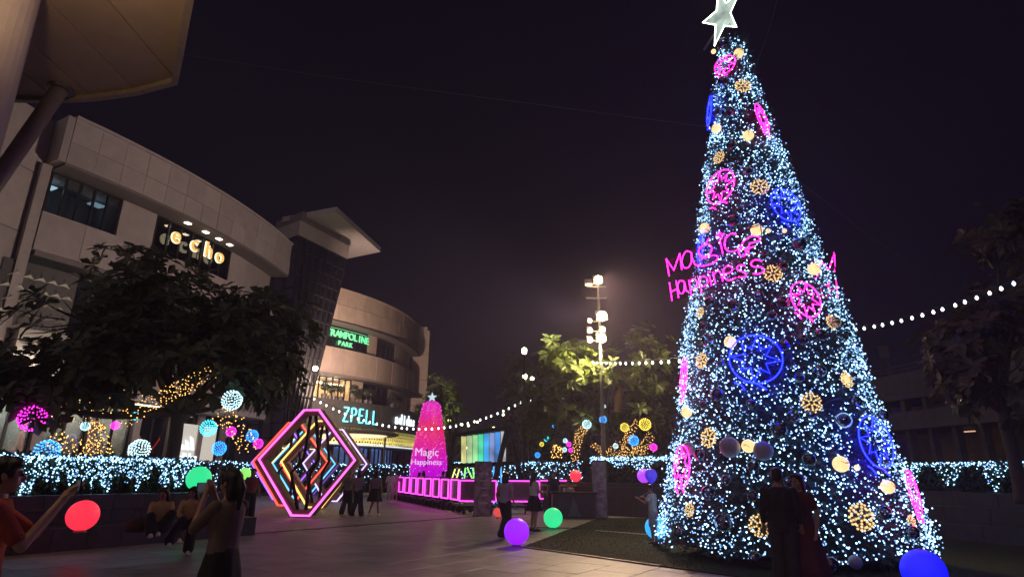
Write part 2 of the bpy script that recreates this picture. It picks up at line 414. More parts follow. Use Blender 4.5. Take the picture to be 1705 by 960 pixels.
# ground-floor shopfronts
RG = R1-2.2
M_SHOPW = mat('white shop wall', (.62, .60, .56), .7)
for k in range(7):
    a0 = -29+4*k; 
    window_bay(b1, C1, RG, a0+.35, a0+3.65, .1, 4.85, 2, M_GLASS, [(.15, .8, 4.5, [E_COOL, E_DIMW, E_WARM, E_WARM, E_COOL, E_WARM, E_DIMW][k])], 2.2, back=M_SHOPW)
    arcpart('pillar', M_STONE, b1, C1, RG-.3, RG+.25, a0-.35, a0+.35, 0, 4.9)
arcpart('glow_panel', emis('glowing white shop wall', (1.0, .94, .80), .55), b1, C1, RG+.05, RG+.15, -12.9, -6.2, .9, 4.2, seg=3)  # lit white wall; its light is put in as an even glow
arcpart('neon_strip', emis('magenta neon', (3.0, .10, 2.2), 1.0), b1, C1, R1-.18, R1-.08, -27.2, -25.0, 4.96, 5.12, seg=3)
arcpart('neon_strip', emis('magenta neon', (3.0, .10, 2.2), 1.0), b1, C1, R1-.18, R1-.08, -23.8, -22.8, 4.9, 5.05, seg=3)
arcpart('downlight_row', emis('white downlight', (1, .92, .75), 2.5), b1, C1, R1-1.5, R1-1.3, -28.5, -16, 4.84, 4.89, seg=3)
# soffit spotlights over the lettering
for a in (-17.6, -15.4, -13.6, -12.0):
    o = arcpart('soffit_light', emis('soffit spot', (1, .85, .65), 9.0), b1, C1, R1-.75, R1-.5, a-.25, a+.25, 15.42, 15.455)
# raised triangular star tiles on the lower left wall
M_STAR = mat('pale moulded tile', (.62, .60, .48), .6)
arcpart('tile_backing', M_DARKCLAD, b1, C1, R1-1.2, R1-.9, -30.5, -25.6, 5.6, 10.6, seg=4)
for i in range(8):
    for j in range(6):
        a = -30.0+j*.78+(.39 if i % 2 else 0); z = 5.95+i*.58
        if a > -25.9: continue
        c = pol(C1, R1-.80, a, z); nrm = Vector((cos(radians(a)), sin(radians(a)), 0)); x = Vector((-nrm.y, nrm.x, 0))
        m = MB(); apex = c+nrm*.10
        for q in range(3):
            th = pi/2+q*2*pi/3; d = x*cos(th)+Vector((0, 0, 1))*sin(th); e = x*-sin(th)+Vector((0, 0, 1))*cos(th)
            m.add([c-nrm*.1+e*.1, c-nrm*.1-e*.1, c+d*.34-nrm*.1, apex], [[0, 2, 3], [2, 1, 3], [0, 1, 2]])
        m.build('star_tile', M_STAR, b1)
arcpart('end_wall', M_STONE, b1, C1, R1-7, R1-.02, A0-.5, A0-.02, 15.6, 18.0); arcpart('end_wall', M_STONE, b1, C1, R1-7, RS-.05, A0-.9, A0-.25, 0, 15.5)
# left wing wall behind the canopy column
lw = thing('side_wall', 'plain beige panelled wall block at the end of the curved mall', 'building')
for k in range(3):
    for q in range(6):
        y0, y1 = 26.2-2.2*k, 26.2-2.2*(k+1)+.03
        x0 = -22.75-.35*k; x1 = -22.75-.35*(k+1)
        z0, z1 = q*3.0, q*3.0+2.97
        MB().hexa([(x0, y0, z0), (x0-3, y0, z0), (x1-3, y1, z0), (x1, y1, z0)], [(x0, y0, z1), (x0-3, y0, z1), (x1-3, y1, z1), (x1, y1, z1)]).build('panel', M_STONE, lw)

# letters "echo" standing off the window band
for ch_, a in zip('echo', (-18.1, -15.95, -14.1, -12.5)):
    t_ = thing('sign_letter', 'glowing yellow lowercase letter %s on the mall window band' % ch_, 'sign', group='round yellow letters on the window band')
    nrm = Vector((cos(radians(a)), sin(radians(a)), 0)); p = pol(C1, RW+.35, a, 14.15)
    me = text_mesh('halo', ch_, 1.35, emis('pale letter edge', (1.0, .90, .62), 1.5), .05, .028); o = link('halo', me, t_); upright(o, p, nrm)
    me = text_mesh('face', ch_, 1.35, emis('amber letter face', (1.0, .52, .08), 1.0), .09, .0); o = link('face', me, t_); upright(o, p+nrm*.05, nrm)
    m = MB()
    for dz in (.3, .8): m.bar(p+Vector((0, 0, dz)), p+Vector((0, 0, dz))-nrm*.36, .05)
    m.build('bracket', M_BLACK, t_)

# ---- second curved wing
C2 = (-34.78, 69.26); R2 = 23.68; B0, B1 = -46, 4
b2_ = thing('shopping_mall', 'warm lit curved mall wing with two window bands and plants', 'building')
arcpart('wall', M_STONE2, b2_, C2, R2-7, R2-3.4, B0, B1, 0, 17.8, seg=14)
arcpart('wall', M_STONE2, b2_, C2, R2-7, R2-1.4, B0, B1, 15.1, 17.8, seg=14)
panel_band(b2_, M_STONE2, C2, R2, B0, B1, 20, 14.9, 16.58, .03); panel_band(b2_, M_STONE2, C2, R2, B0, B1, 20, 16.62, 18.0, .03)
arcpart('coping', M_STONE2, b2_, C2, R2-.4, R2+.12, B0, B1, 18.0, 18.15, seg=16)
arcpart('soffit', M_SOFFIT, b2_, C2, R2-2.2, R2+.25, B0, B1, 14.7, 14.88, seg=16)
RV = R2-.9
M_GRNG = glassy('tinted window glass', (.5, .6, .55))
window_bay(b2_, C2, RV, -42, -26.6, 12.5, 14.7, 7, M_GRNG, [(.1, .3, 14.2, emis('green lamp', (.1, 1, .5), .8)), (.6, .8, 14.2, emis('green lamp', (.1, 1, .5), .8))], back=M_INC)
panel_band(b2_, M_STONE2, C2, RV+.03, -26.5, -22.8, 1, 12.5, 14.7)
window_bay(b2_, C2, RV, -22.7, -13.4, 12.5, 14.7, 4, M_GLASS, None, back=M_IND)
panel_band(b2_, M_STONE2, C2, RV+.03, -13.3, B1, 3, 12.5, 14.7)
panel_band(b2_, M_STONE2, C2, R2-.15, B0, B1, 14, 10.1, 12.5, .02, .5)
arcpart('soffit', M_SOFFIT, b2_, C2, R2-2.4, R2+.3, B0, B1, 9.85, 10.06, seg=16)
M_REST = mat('restaurant interior', (.42, .30, .18), .8)
window_bay(b2_, C2, RV, -42, -31, 7.6, 9.85, 6, M_GLASS2, [(.02, .42, 9.4, E_WARM), (.44, .60, 9.35, E_COOL), (.62, .98, 9.4, E_WARM)], back=M_REST)
panel_band(b2_, M_STONE2, C2, RV+.03, -30.8, -27, 1, 7.6, 9.85)
window_bay(b2_, C2, RV, -26.8, -15.6, 7.6, 9.85, 4, M_GLASS, [(.9, .97, 9.2, E_DIMW)], back=M_IND)
panel_band(b2_, M_STONE2, C2, RV+.03, -15.4, B1, 3, 7.6, 9.85)
RB = R2+1.4
panel_band(b2_, M_DARKCLAD, C2, RB, -48, B1, 12, 5.3, 7.6, .02, .5)
arcpart('terrace', M_SOFFIT, b2_, C2, R2-3.4, RB-.5, -48, B1, 7.2, 7.5, seg=14)
arcpart('wall', M_DARKCLAD, b2_, C2, R2-3.4, RB-.9, -48, B1, 3.95, 5.5, seg=14)
# diamond lattice screen under the fascia
lat = MB(); rows = 4
for i in range(rows):
    for j in range(56):
        a = -47.5+j*.84+(.42 if i % 2 else 0); z = 4.12+i*.36
        if a > -2: continue
        ca = pol(C2, RB-.35, a, z); nrm = Vector((cos(radians(a)), sin(radians(a)), 0)); x = Vector((-nrm.y, nrm.x, 0))
        q = [ca+x*.18, ca+Vector((0, 0, .25)), ca-x*.18, ca-Vector((0, 0, .25))]
        for k in range(4): lat.bar(q[k], q[(k+1) % 4], .085, .06, nrm)
o = lat.build('lattice_screen', mat('pale yellow lattice', (.62, .58, .30), .5), b2_); tag(o, kind='stuff')
arcpart('light_trough', emis('yellow trough light', (1.0, .90, .36), 22.0), b2_, C2, RB+.10, RB+.25, -47, -3, 3.955, 3.97, seg=12)
arcpart('canopy', mat('white canopy', (.55, .53, .5), .5), b2_, C2, R2-2.5, RB+.5, -47, -3, 3.72, 3.95, seg=14)
arcpart('light_line', emis('cool white line light', (.85, .92, 1.0), 1.6), b2_, C2, RB+.5, RB+.56, -47, -3, 3.80, 3.86, seg=14)
M_BLUEI = mat('blue shop interior', (.22, .32, .60), .6)
E_BLUE = emis('blue shop lamp', (.25, .45, 1.0), 8.0)
for k in range(8):
    a0 = -48+6.2*k
    window_bay(b2_, C2, R2-.6, a0+.4, a0+5.8, .1, 3.72, 3, M_GLASS2, [(.05, .9, 3.4, E_BLUE if k > 1 else E_DIMW)], 2.6, back=M_BLUEI if k > 1 else M_SHOPW)
    arcpart('pillar', M_STONE2, b2_, C2, R2-.9, R2-.52, a0-.25, a0+.25, 0, 3.72)
    if k > 1: arcpart('glow_sheet', emis('blue glow for shop wall', (.13, .22, .52), .6, flick=.5, scale=.6), b2_, C2, R2-.85, R2-.78, a0+.5, a0+5.7, .3, 3.6, seg=2)  # added glowing sheet stands in for the blue-lit shop interior
# sun disc awning in front of the entrance
aw = thing('entrance_awning', 'pale oval awning above the mall entrance below the lattice', 'awning')
pA = G(600, 800); pA = D(590, 722, 50)
MB().lathe([(.3, .25), (3.2, .18), (3.6, 0), (3.4, -.12), (.3, -.05)], 28).build('roof_disc', mat('awning fabric', (.55, .5, .42), .6), aw, pA, 0)
for s in (-1, 1): MB().tube([(pA.x+s*2.4, pA.y+.6, 0), (pA.x+s*2.4, pA.y+.6, pA.z)], .08, 8).build('post', M_GREY, aw)
MB().lathe([(2.6, 0), (2.6, .04), (2.2, .04)], 24).build('lamp_ring', emis('awning light', (1, .85, .5), 1.3), aw, pA-Vector((0, 0, .18)))
def sign_on(c, r, a, z, body, size, m, name, label, cat='sign', extr=.06, off=0.0, sp=1.0, group=None):
    nrm = Vector((cos(radians(a)), sin(radians(a)), 0)); p = pol(c, r, a, z)
    t_ = thing(name, label, cat, group=group)
    o = link('lettering', text_mesh('lettering', body, size, m, extr, off, 0, sp), t_); upright(o, p, nrm); return t_
# TRAMPOLINE PARK in green lights
E_GRN = emis('green sign letters', (.05, 1.0, .36), 1.1)
t_ = thing('window_sign', 'green lit TRAMPOLINE PARK lettering in the upper mall window', 'sign')
def letters_arc(parent, txt, c, r, a_mid, da, z, size, m, off=.02, extr=.04):
    for i, ch_ in enumerate(txt):
        if ch_ == ' ': continue
        a = a_mid+(i-(len(txt)-1)/2)*da; nrm = Vector((cos(radians(a)), sin(radians(a)), 0))
        o = link('letter', text_mesh('letter', ch_, size, m, extr, off), parent); upright(o, pol(c, r, a, z), nrm)
letters_arc(t_, 'TRAMPOLINE', C2, RV+.12, -33.2, 1.38, 13.66, .92, E_GRN)
letters_arc(t_, 'PARK', C2, RV+.12, -34.2, 1.15, 12.95, .60, E_GRN)
arcpart('light_rail', emis('green glow', (.05, 1.0, .36), .5), t_, C2, RV+.05, RV+.10, -42, -27, 14.45, 14.5, seg=5)
for k, z in enumerate((13.55, 12.78)): arcpart('mounting_rail', M_BLACK, t_, C2, RV+.03, RV+.09, -42.2, -27, z, z+.05, seg=5)
# ZPELL: thin cyan tube letters
E_CYAN = emis('cyan sign tube', (.10, 1.6, 1.9), 1.0)
t_ = thing('mall_sign', 'thin cyan ZPELL letters on the dark mall fascia', 'sign')
GL = {'Z': [[(0, 1), (.6, 1), (0, 0), (.6, 0)]], 'P': [[(0, 0), (0, 1), (.38, 1), (.55, .86), (.55, .66), (.38, .5), (0, .5)]], 'E': [[(.5, 1), (0, 1), (0, 0), (.5, 0)], [(0, .52), (.42, .52)]], 'L': [[(0, 1), (0, 0), (.5, 0)]]}
for i, ch_ in enumerate('ZPELL'):
    a = -37.3+i*2.05; nrm = Vector((cos(radians(a)), sin(radians(a)), 0)); x = Vector((-nrm.y, nrm.x, 0)); p = pol(C2, RB+.12, a, 5.78)
    m = MB()
    for st in GL[ch_]: 
        for q in range(len(st)-1): m.bar(p+x*st[q][0]*.92+Vector((0, 0, st[q][1]*1.2)), p+x*st[q+1][0]*.92+Vector((0, 0, st[q+1][1]*1.2)), .12, .10, nrm)
    m.build('letter', E_CYAN, t_)
# white sportswear lettering
E_WSG = emis('white sign letters', (.80, .90, 1.0), 1.5)
t_ = thing('shop_sign', 'white lit adidas lettering on the dark fascia beside the cyan letters', 'sign')
letters_arc(t_, 'adidas', C2, RB+.12, -16.2, 1.75, 6.1, 1.35, E_WSG, .05)
t2 = thing('shop_sign', 'white adidas lettering with three slanted bars on a glowing shop wall', 'sign')
aS = -10.8; nrm = Vector((cos(radians(aS)), sin(radians(aS)), 0)); x = Vector((-nrm.y, nrm.x, 0)); p = pol(C1, RG+.35, aS, 2.0)
o = link('lettering', text_mesh('lettering', 'adidas', .72, E_WSG, .04, .02), t2); upright(o, p, nrm)
for k, hh in enumerate((.35, .62, .9)):
    q = p+x*(-.62+k*.42)+Vector((0, 0, .68)); m = MB()
    m.hexa([q, q+x*.30, q+x*.30+nrm*.05, q+nrm*.05], [q-x*.25*hh+Vector((0, 0, hh*.9)), q+x*(.30-.25*hh)+Vector((0, 0, hh*.75)), q+x*(.30-.25*hh)+nrm*.05+Vector((0, 0, hh*.75)), q-x*.25*hh+nrm*.05+Vector((0, 0, hh*.9))])
    m.build('slanted_bar', E_WSG, t2)
m = MB(); m.bar(p+Vector((0, 0, .1))-nrm*.22, p+Vector((0, 0, .1)), .05); m.bar(p+Vector((0, 0, .9))-nrm*.22, p+Vector((0, 0, .9)), .05); m.build('bracket', M_BLACK, t2)
# topiary pots on the terrace
pot0 = None
for k, a in enumerate((-41, -39.6, -38.6, -36.9, -33.5, -29.6, -28.2, -19.5, -17.8, -16.6)):
    p = pol(C2, RB-.75, a, 7.5)
    if pot0 is None:
        pot0 = thing('potted_topiary', 'dark round potted shrub on the restaurant terrace', 'plant', p, group='potted shrubs on the terrace')
        MB().lathe([(.14, 0), (.2, .05), (.24, .5), (.2, .5)], 12).build('pot', M_DARKSTONE, pot0)
        MB().tube([(0, 0, .45), (.02, 0, 1.0)], .03, 6).build('stem', mat('brown bark', (.06, .045, .03), .9, .3, 20, .4), pot0)
        lf = MB(); rr = random.Random(3)
        for _ in range(260):
            d = Vector((rr.gauss(0, 1), rr.gauss(0, 1), rr.gauss(0, 1))).normalized(); c = Vector((0, 0, 1.2))+d*rr.uniform(.22, .42)
            xx, yy = frame(d+Vector((rr.uniform(-.6, .6), rr.uniform(-.6, .6), .3))); lf.add([c-xx*.06, c+yy*.09, c+xx*.06, c-yy*.05], [[0, 1, 2, 3]])
        tag(lf.build('foliage', leafmat('dark topiary leaf', (.012, .02, .008), (.03, .045, .018)), pot0), kind='stuff')
        o = pot0
    else: o = copy_tree(pot0); o.location = p
    s_ = random.uniform(.75, 1.15); o.scale = (s_, s_, s_); o.rotation_euler.z = random.uniform(0, 6)
# ---- tall block behind and third wing
tb = thing('stair_tower', 'plain tall beige stair block at the end of the second wing', 'building')
p0 = D(690, 560, 72); 
for q in range(6): MB().box((p0.x+.95, 72.6, q*3.0+1.5), (2.0, 2.6, 2.97)).build('panel', M_STONE2, tb)
MB().box((p0.x-.6, 73.2, 18.3), (2.2, 2.6, 1.3)).build('roof_box', M_STONE2, tb)
MB().box((p0.x+.75, 72.7, 18.25), (1.7, 2.3, .5)).build('coping', M_STONE2, tb)
C3 = (-24.5, 97); R3 = 16.8
b3 = thing('shopping_mall', 'low far curved mall wing behind the magenta light tree', 'building')
arcpart('wall', M_STONE2, b3, C3, R3-4, R3-1, -62, 15, 0, 13.8, seg=12)
panel_band(b3, M_STONE2, C3, R3, -62, 15, 12, 11.0, 14.0, .03, .3)
arcpart('coping', M_STONE2, b3, C3, R3-.4, R3+.15, -62, 15, 14.0, 14.2, seg=12)
arcpart('soffit', M_SOFFIT, b3, C3, R3-2, R3+1.2, -62, 15, 10.6, 10.95, seg=12)
for a0 in (-56, -40, -24, -8): window_bay(b3, C3, R3-.8, a0, a0+11, 7.4, 10.6, 3, M_GLASS, [(.6, .9, 10, E_DIMW)] if a0 in (-40, -8) else None, 2, back=M_IND)
panel_band(b3, M_STONE2, C3, R3-.1, -62, 15, 12, 3.4, 7.4, .03, .4)
arcpart('plinth', M_DARKCLAD, b3, C3, R3-1, R3-.2, -62, 15, 0, 3.4, seg=12)

# ---- glass lattice tower with wedge roof
tw = thing('glass_tower', 'leaning glass tower wrapped in a dark lattice under a wedge roof', 'tower')
TZ, BZ = 20.2, 4.0
def at_z(px, py, z): return G(px, py, z)
TL, TR = at_z(497, 392, TZ), at_z(578, 432, TZ)
BLp = D(478, 640, 47.0); BRp = D(524, 640, 50.0); 
BLp = BLp+(BLp-TL)*((BLp.z-BZ)/(TL.z-BLp.z)); BRp = BRp+(BRp-TR)*((BRp.z-BZ)/(TR.z-BRp.z))
TLb = TL+Vector((-4, 3, 0)); BLb = BLp+Vector((-4, 3, 0)); TRb = TR+Vector((-5, 3, 0)); BRb = BRp+Vector((-5, 3, 0))
inner = MB()
def shrink(p, c, k=.94): return Vector((c.x+(p.x-c.x)*k, c.y+(p.y-c.y)*k, p.z))
cT = (TL+TR+TRb+TLb)/4; cB = (BLp+BRp+BRb+BLb)/4
inner.hexa([shrink(p, cB, .8) for p in (BLp, BRp, BRb, BLb)], [shrink(p, cT, .8) for p in (TL, TR, TRb, TLb)])
inner.build('core', mat('tower core', (.075, .06, .062), .6, .3, 2), tw)
def lattice_face(a, b, c, d, nx, nz):
    """a,b bottom, c,d top (d above a); one pane per cell, one bar per line"""
    fr = MB(); n_ = (b-a).cross(d-a).normalized()
    for i in range(nx+1): fr.bar(a.lerp(b, i/nx), d.lerp(c, i/nx), .10, .14, n_)
    for k in range(nz+1): fr.bar(a.lerp(d, k/nz), b.lerp(c, k/nz), .08, .12, n_)
    fr.build('lattice', M_BLACK, tw)
    for i in range(nx):
        for k in range(nz):
            q = [a.lerp(b, u).lerp(d.lerp(c, u), v) for u, v in ((i/nx, k/nz), ((i+1)/nx, k/nz), ((i+1)/nx, (k+1)/nz), (i/nx, (k+1)/nz))]
            ce = sum(q, Vector())/4; q = [ce+(p-ce)*.93-n_*.08 for p in q]
            MB().hexa(q, [p-n_*.03 for p in q]).build('pane', M_GLASS, tw)
lattice_face(BLp, BRp, TR, TL, 7, 15)
lattice_face(BLb, BLp, TL, TLb, 3, 15)
band = MB(); band.hexa([shrink(p, cT, 1.02) for p in (TL, TR, TRb, TLb)], [shrink(p, cT, 1.02)+Vector((0, 0, 1.35)) for p in (TL, TR, TRb, TLb)])
band.build('fascia', M_STONE, tw)
rf = [at_z(440, 375, 22.6), at_z(470, 366, 22.6), at_z(560, 349, 22.6), at_z(634, 416, 22.6), at_z(566, 430, 22.6)]
z1 = Vector((0, 0, .28))
MB().hexa([rf[i]-Vector((0, 0, .2)) for i in (1, 2, 3, 4)], [rf[i]+z1 for i in (1, 2, 3, 4)]).build('roof', mat('roof slab', (.40, .36, .36), .6, .12, 2), tw)
MB().hexa([shrink(p, cT, .8)+Vector((0, 0, 1.3)) for p in (TL, TR, TRb, TLb)], [shrink(p, cT, .8)+Vector((0, 0, 2.6)) for p in (TL, TR, TRb, TLb)]).build('roof_neck', M_SOFFIT, tw)

# =================================================================== CANOPY TOP LEFT
ZC = 8.0
cn = thing('entrance_canopy', 'tan fabric canopy lit from below with a diagonal steel strut', 'canopy')
e1 = [G(15, 161, ZC), G(90, 163, ZC), G(150, 160, ZC), G(225, 150, ZC), G(292, 132, ZC), G(316, 0, ZC)]
e1 = [e1[0]+Vector((-6, .2, 0))] + e1 + [e1[-1]+(e1[-1]-e1[-2])*2.2]
M_CAN = mat('tan canopy soffit', (.38, .30, .215), .75, .10, 3, .1, 25, objvar=.06)
back = [Vector((-16, -2, ZC)), Vector((-1.6, -1, ZC))]
cols_ = [(-16, 9.5), ]
# soffit boards run away from the front edge; neighbours part at a narrow joint
xs = [e1[0].x, -11.2, e1[1].x, e1[2].x, e1[3].x, e1[4].x, e1[5].x]
ys = [e1[0].y, (e1[0].y+e1[1].y)/2, e1[1].y, e1[2].y, e1[3].y, e1[4].y, e1[5].y]
for i in range(len(xs)-1):
    g_ = .012
    q = [Vector((xs[i]+g_, ys[i], ZC)), Vector((xs[i+1]-g_, ys[i+1], ZC)), Vector((xs[i+1]-g_, -2, ZC)), Vector((xs[i]+g_, -2, ZC))]
    MB().hexa(q, [p+Vector((0, 0, .12)) for p in q]).build('soffit_board', M_CAN, cn)
q = [Vector((e1[5].x+.012, e1[5].y, ZC)), e1[6].copy(), e1[7].copy(), Vector((e1[7].x, -2, ZC)), Vector((e1[5].x+.012, -2, ZC))]
MB().hexa(q, [p+Vector((0, 0, .12)) for p in q]).build('soffit_board', M_CAN, cn)
rim = MB()
for i in range(len(e1)-1): rim.bar(e1[i]+Vector((0, 0, .12)), e1[i+1]+Vector((0, 0, .12)), .10, .42)
rim.build('edge_trim', mat('canopy trim', (.28, .24, .19), .6), cn)
sA = G(102, 146, ZC); sB = D(-30, 335, sA.y-.3)
MB().tube([sA+(sA-sB)*.02, sB, sB+(sB-sA)*.6], .13, 14).build('strut', mat('painted steel strut', (.20, .18, .17), .45, .15, 6), cn, smooth=True)
MB().lathe([(.2, -.06), (.2, 0), (.12, .02)], 14).build('strut_plate', M_GREY, cn, sA)
cx = D(-40, 100, 6.5)
MB().lathe([(.62, 0), (.62, .3), (.5, .45), (.44, 6), (.40, 8.0)], 28).build('column', mat('grey column', (.30, .28, .30), .6, .12, 3, .1), cn, (D(22, 100, 6.5).x-.43, 6.5, 0), 0)
lp = Vector((-5.3, 5.0, 7.0))
MB().tube([lp+Vector((0, 0, 1.0)), lp+Vector((0, 0, .1))], .02, 6).build('lamp_rod', M_BLACK, cn)
MB().lathe([(.05, -.12), (.12, -.1), (.14, .06), (.02, .08)], 16).build('uplight', M_BLACK, cn, lp)
MB().lathe([(.11, 0), (.11, .01), (.02, .01)], 16).build('uplight_lens', emis('warm uplight lens', (1, .62, .2), 12), cn, lp+Vector((0, 0, .075)))
def lamp(name, loc, power, color, kind='POINT', size=.1, target=None, spot=70, blend=.5):
    d = bpy.data.lights.new(name, kind); d.energy = power; d.color = color
    if kind in ('POINT', 'SPOT'): d.shadow_soft_size = size
    if kind == 'SPOT': d.spot_size = radians(spot); d.spot_blend = blend
    o = bpy.data.objects.new(name, d); COL.objects.link(o); o.location = loc
    if target is not None: o.rotation_euler = (Vector(target)-Vector(loc)).to_track_quat('-Z', 'Y').to_euler()
    return o
lamp('canopy_uplight', lp+Vector((0, 0, .16)), 150, (1, .64, .34), 'SPOT', .1, lp+Vector((-.5, 1.6, 1)), 170, .8)
# small wash lamp at the foot of the star tiles
MB().box(pol(C1, R1+.25, -28, 5.45), (.3, .3, .12)).build('wash_lamp', M_BLACK, b1); lamp('star_tile_wash', pol(C1, R1+.3, -28, 5.6), 170, (1, .92, .7), 'POINT', .2)

for dx, dy in ((-4.2, 3.6), (-7.0, 3.4)):
    p = Vector((dx, dy, 7.9)); MB().lathe([(.13, -.06), (.13, .1), (.03, .1)], 16).build('downlight', M_BLACK, cn, p)
    MB().lathe([(.1, 0), (.1, .01), (.02, .01)], 16).build('downlight_lens', emis('canopy downlight lens', (1, .72, .45), 9), cn, p-Vector((0, 0, .075)))
    lamp('canopy_downlight', p-Vector((0, 0, .12)), 130, (1, .66, .45), 'SPOT', .1, (dx, dy+1.2, 0), 130, .9)

for a in (-33, -27, -20, -14): lamp('blue_shop_light', pol(C2, R2-1.4, a, 3.0), 60, (.3, .5, 1.0), 'POINT', .3)
for a in (-39, -34.5): lamp('restaurant_light', pol(C2, RV-.9, a, 9.2), 260, (1, .74, .45), 'POINT', .3)
for k, a in enumerate((-27, -23, -19, -15, -11)): lamp('shopfront_light', pol(C1, RG-1.0, a, 4.0), 90, (1, .86, .72), 'POINT', .3)

# =================================================================== FLOODLIGHT MAST
M_BULB = emis('floodlight lens', (1.0, .74, .36), 40.0)
M_BULBW = emis('white floodlight lens', (1.0, .93, .72), 22.0)
MD = 27.0
def post_at(px, y): return D(px, 780, y).x
ms = thing('floodlight_mast', 'tall steel floodlight mast with stacked glaring warm lamps', 'light mast')
mx = D(999, 560, MD).x
top = D(999, 462, MD).z
MB().tube([(mx, MD, 0), (mx, MD, 5), (mx, MD, top+.1)], [.11, .09, .06], 10).build('pole', M_GREY, ms)
MB().lathe([(.25, 0), (.25, .04), (.13, .08), (.12, .3)], 14, (mx, MD, 0)).build('base_plate', M_GREY, ms)
for py, w in ((478, .55), (497, .6)):
    zc = D(999, py, MD).z; MB().bar((mx-w, MD-.1, zc), (mx+w*.6, MD-.1, zc), .06).build('crossarm', M_GREY, ms)
for px, py, lit, r in ((996, 465, 2, .19), (980, 470, 0, .14), (1002, 525, 2, .23), (1003, 547, 1, .12), (1001, 562, 2, .20), (982, 533, 1, .08), (982, 549, 1, .11), (982, 565, 1, .11)):
    p = D(px, py, MD-.3); h = MB()
    M3 = Matrix.Rotation(radians(-35), 3, 'X')
    h.box(p+Vector((0, .08, .02)), (r*2.3, .16, r*2.3), M=M3); h.bar(p+Vector((0, .1, 0)), Vector((mx, MD, p.z)), .04)
    hd = h.build('floodlight', M_GREY, ms)
    if lit:
        l = MB(); l.lathe([(r, -.02), (r*.98, .02), (r*.4, .05)], 16); me = l.mesh('lens', M_BULB if lit == 2 else emis('small floodlight lens', (1, .78, .42), 14)); o = link('lens', me, hd, p+Vector((0, -.06, -.04))); o.rotation_euler = (radians(105), 0, 0)
lamp('mast_flood', D(999, 465, MD-.8), 6000, (1, .68, .42), 'SPOT', .5, (4.6, 10.5, 0), 50, 1.0)
lamp('mast_flood', D(1002, 525, MD-.8)+Vector((-.4, 0, 0)), 7000, (1, .77, .68), 'SPOT', .4, (-17, 33, 11), 95, .8)
lamp('mast_flood', D(1002, 560, MD-.8), 1000, (1, .78, .40), 'POINT', .3)
lamp('mast_flood', D(1000, 562, MD-.5), 2600, (1, .84, .34), 'SPOT', .25, D(950, 615, 28.4), 120, .6)
# lamp posts further back
for px, py, y, lab, hs in ((873, 583, 36, 'slim lamp post with one bright lantern behind the plaza trees', ((873, 583, .14),)),
                           (882, 627, 42, 'slim lamp post carrying two small lanterns behind the plaza trees', ((874, 626, .13), (886, 630, .11)))):
    t_ = thing('lamp_post', lab, 'lamp post'); p = D(px, py, y)
    MB().tube([(p.x, y, 0), (p.x, y, p.z-.1)], [.08, .05], 8).build('pole', M_BLACK, t_)
    for hx, hy, r in hs:
        q = D(hx, hy, y); MB().lathe([(r*.5, -r*1.6), (r, -r), (r*1.1, r*.6), (r*.3, r*1.2)], 12).build('lantern', emis('lantern glass', (1, .93, .62), 16), t_, q)
        MB().bar(q-Vector((0, 0, r*1.5)), (p.x, y, q.z-.35), .04).build('bracket', M_BLACK, t_)
t_ = thing('lamp_post', 'short lamp post with white globe at the mall corner', 'lamp post'); p = D(525, 613, 46)
MB().tube([(p.x, 46, 0), (p.x, 46, p.z-.15)], [.09, .06], 8).build('pole', M_GREY, t_)
MB().ball(p, .2, 2).build('globe', emis('white lamp globe', (1, .93, .8), 14), t_, smooth=True)
lamp('corner_post_lamp', p+Vector((1.2, -.6, .2)), 10500, (1, .70, .56), 'SPOT', .25, (-13.5, 62, 13), 120, .5)
t_ = thing('flag_pole', 'thin dark pole rising behind the magenta light tree', 'pole'); p = D(750, 665, 37)
MB().tube([(p.x, 37, 0), (p.x, 37, p.z)], [.06, .04], 8).build('pole', M_BLACK, t_)
MB().box((p.x+.02, 37, p.z-.4), (.3, .2, .35)).build('lamp_box', M_BLACK, t_)
MB().lathe([(.2, 0), (.2, .03), (.07, .06)], 12, (p.x, 37, 0)).build('base_plate', M_BLACK, t_)

# =================================================================== PLANTER BENCHES AND HEDGES
def slab_run(parent, name, m, A, B, back, z0, z1, n, gap=.012):
    """a run of stone blocks from A to B; back = vector to the far side"""
    for k in range(n):
        a = A.lerp(B, k/n); b = A.lerp(B, (k+1)/n); d = (b-a).normalized()*gap/2; a = a+d; b = b-d
        lo = [Vector((p.x, p.y, z0)) for p in (a, b, b+back, a+back)]; hi = [Vector((p.x, p.y, z1)) for p in (a, b, b+back, a+back)]
        MB().hexa(lo, hi).build(name, m, parent)
bA, bB = G(-60, 931), G(424, 890); bd = (bB-bA).normalized(); bn = Vector((-bd.y, bd.x, 0))
pl = thing('planter_bench', 'long dark granite planter wall with a seating step below it', 'planter')
slab_run(pl, 'step_block', M_DARKSTONE, bA, bB, bn*.85, 0, .43, 9)
bC = G(365, 818, 1.02); wB = bA+bn*.87+bd*((bC-bA).dot(bd))
slab_run(pl, 'wall_block', M_DARKSTONE, bA+bn*.87, wB, bn*.25, 0, .70, 8); slab_run(pl, 'coping_block', M_DARKSTONE, bA+bn*.85, wB, bn*.3, .71, 1.02, 8)
slab_run(pl, 'end_block', M_DARKSTONE, wB+bn*.25, wB+bn*3, -bd*.25, 0, 1.02, 2)
MB().hexa([bA+bn*1.1, wB-bd*.25+bn*1.1, wB-bd*.25+bn*3, bA+bn*3], [p+Vector((0, 0, .95)) for p in (bA+bn*1.1, wB-bd*.25+bn*1.1, wB-bd*.25+bn*3, bA+bn*3)]).build('soil', mat('planter soil', (.03, .024, .018), .95, .4, 8, .5), pl)
M_HEDGE = leafmat('hedge leaf', (.022, .05, .022), (.06, .105, .042), .45, .15)
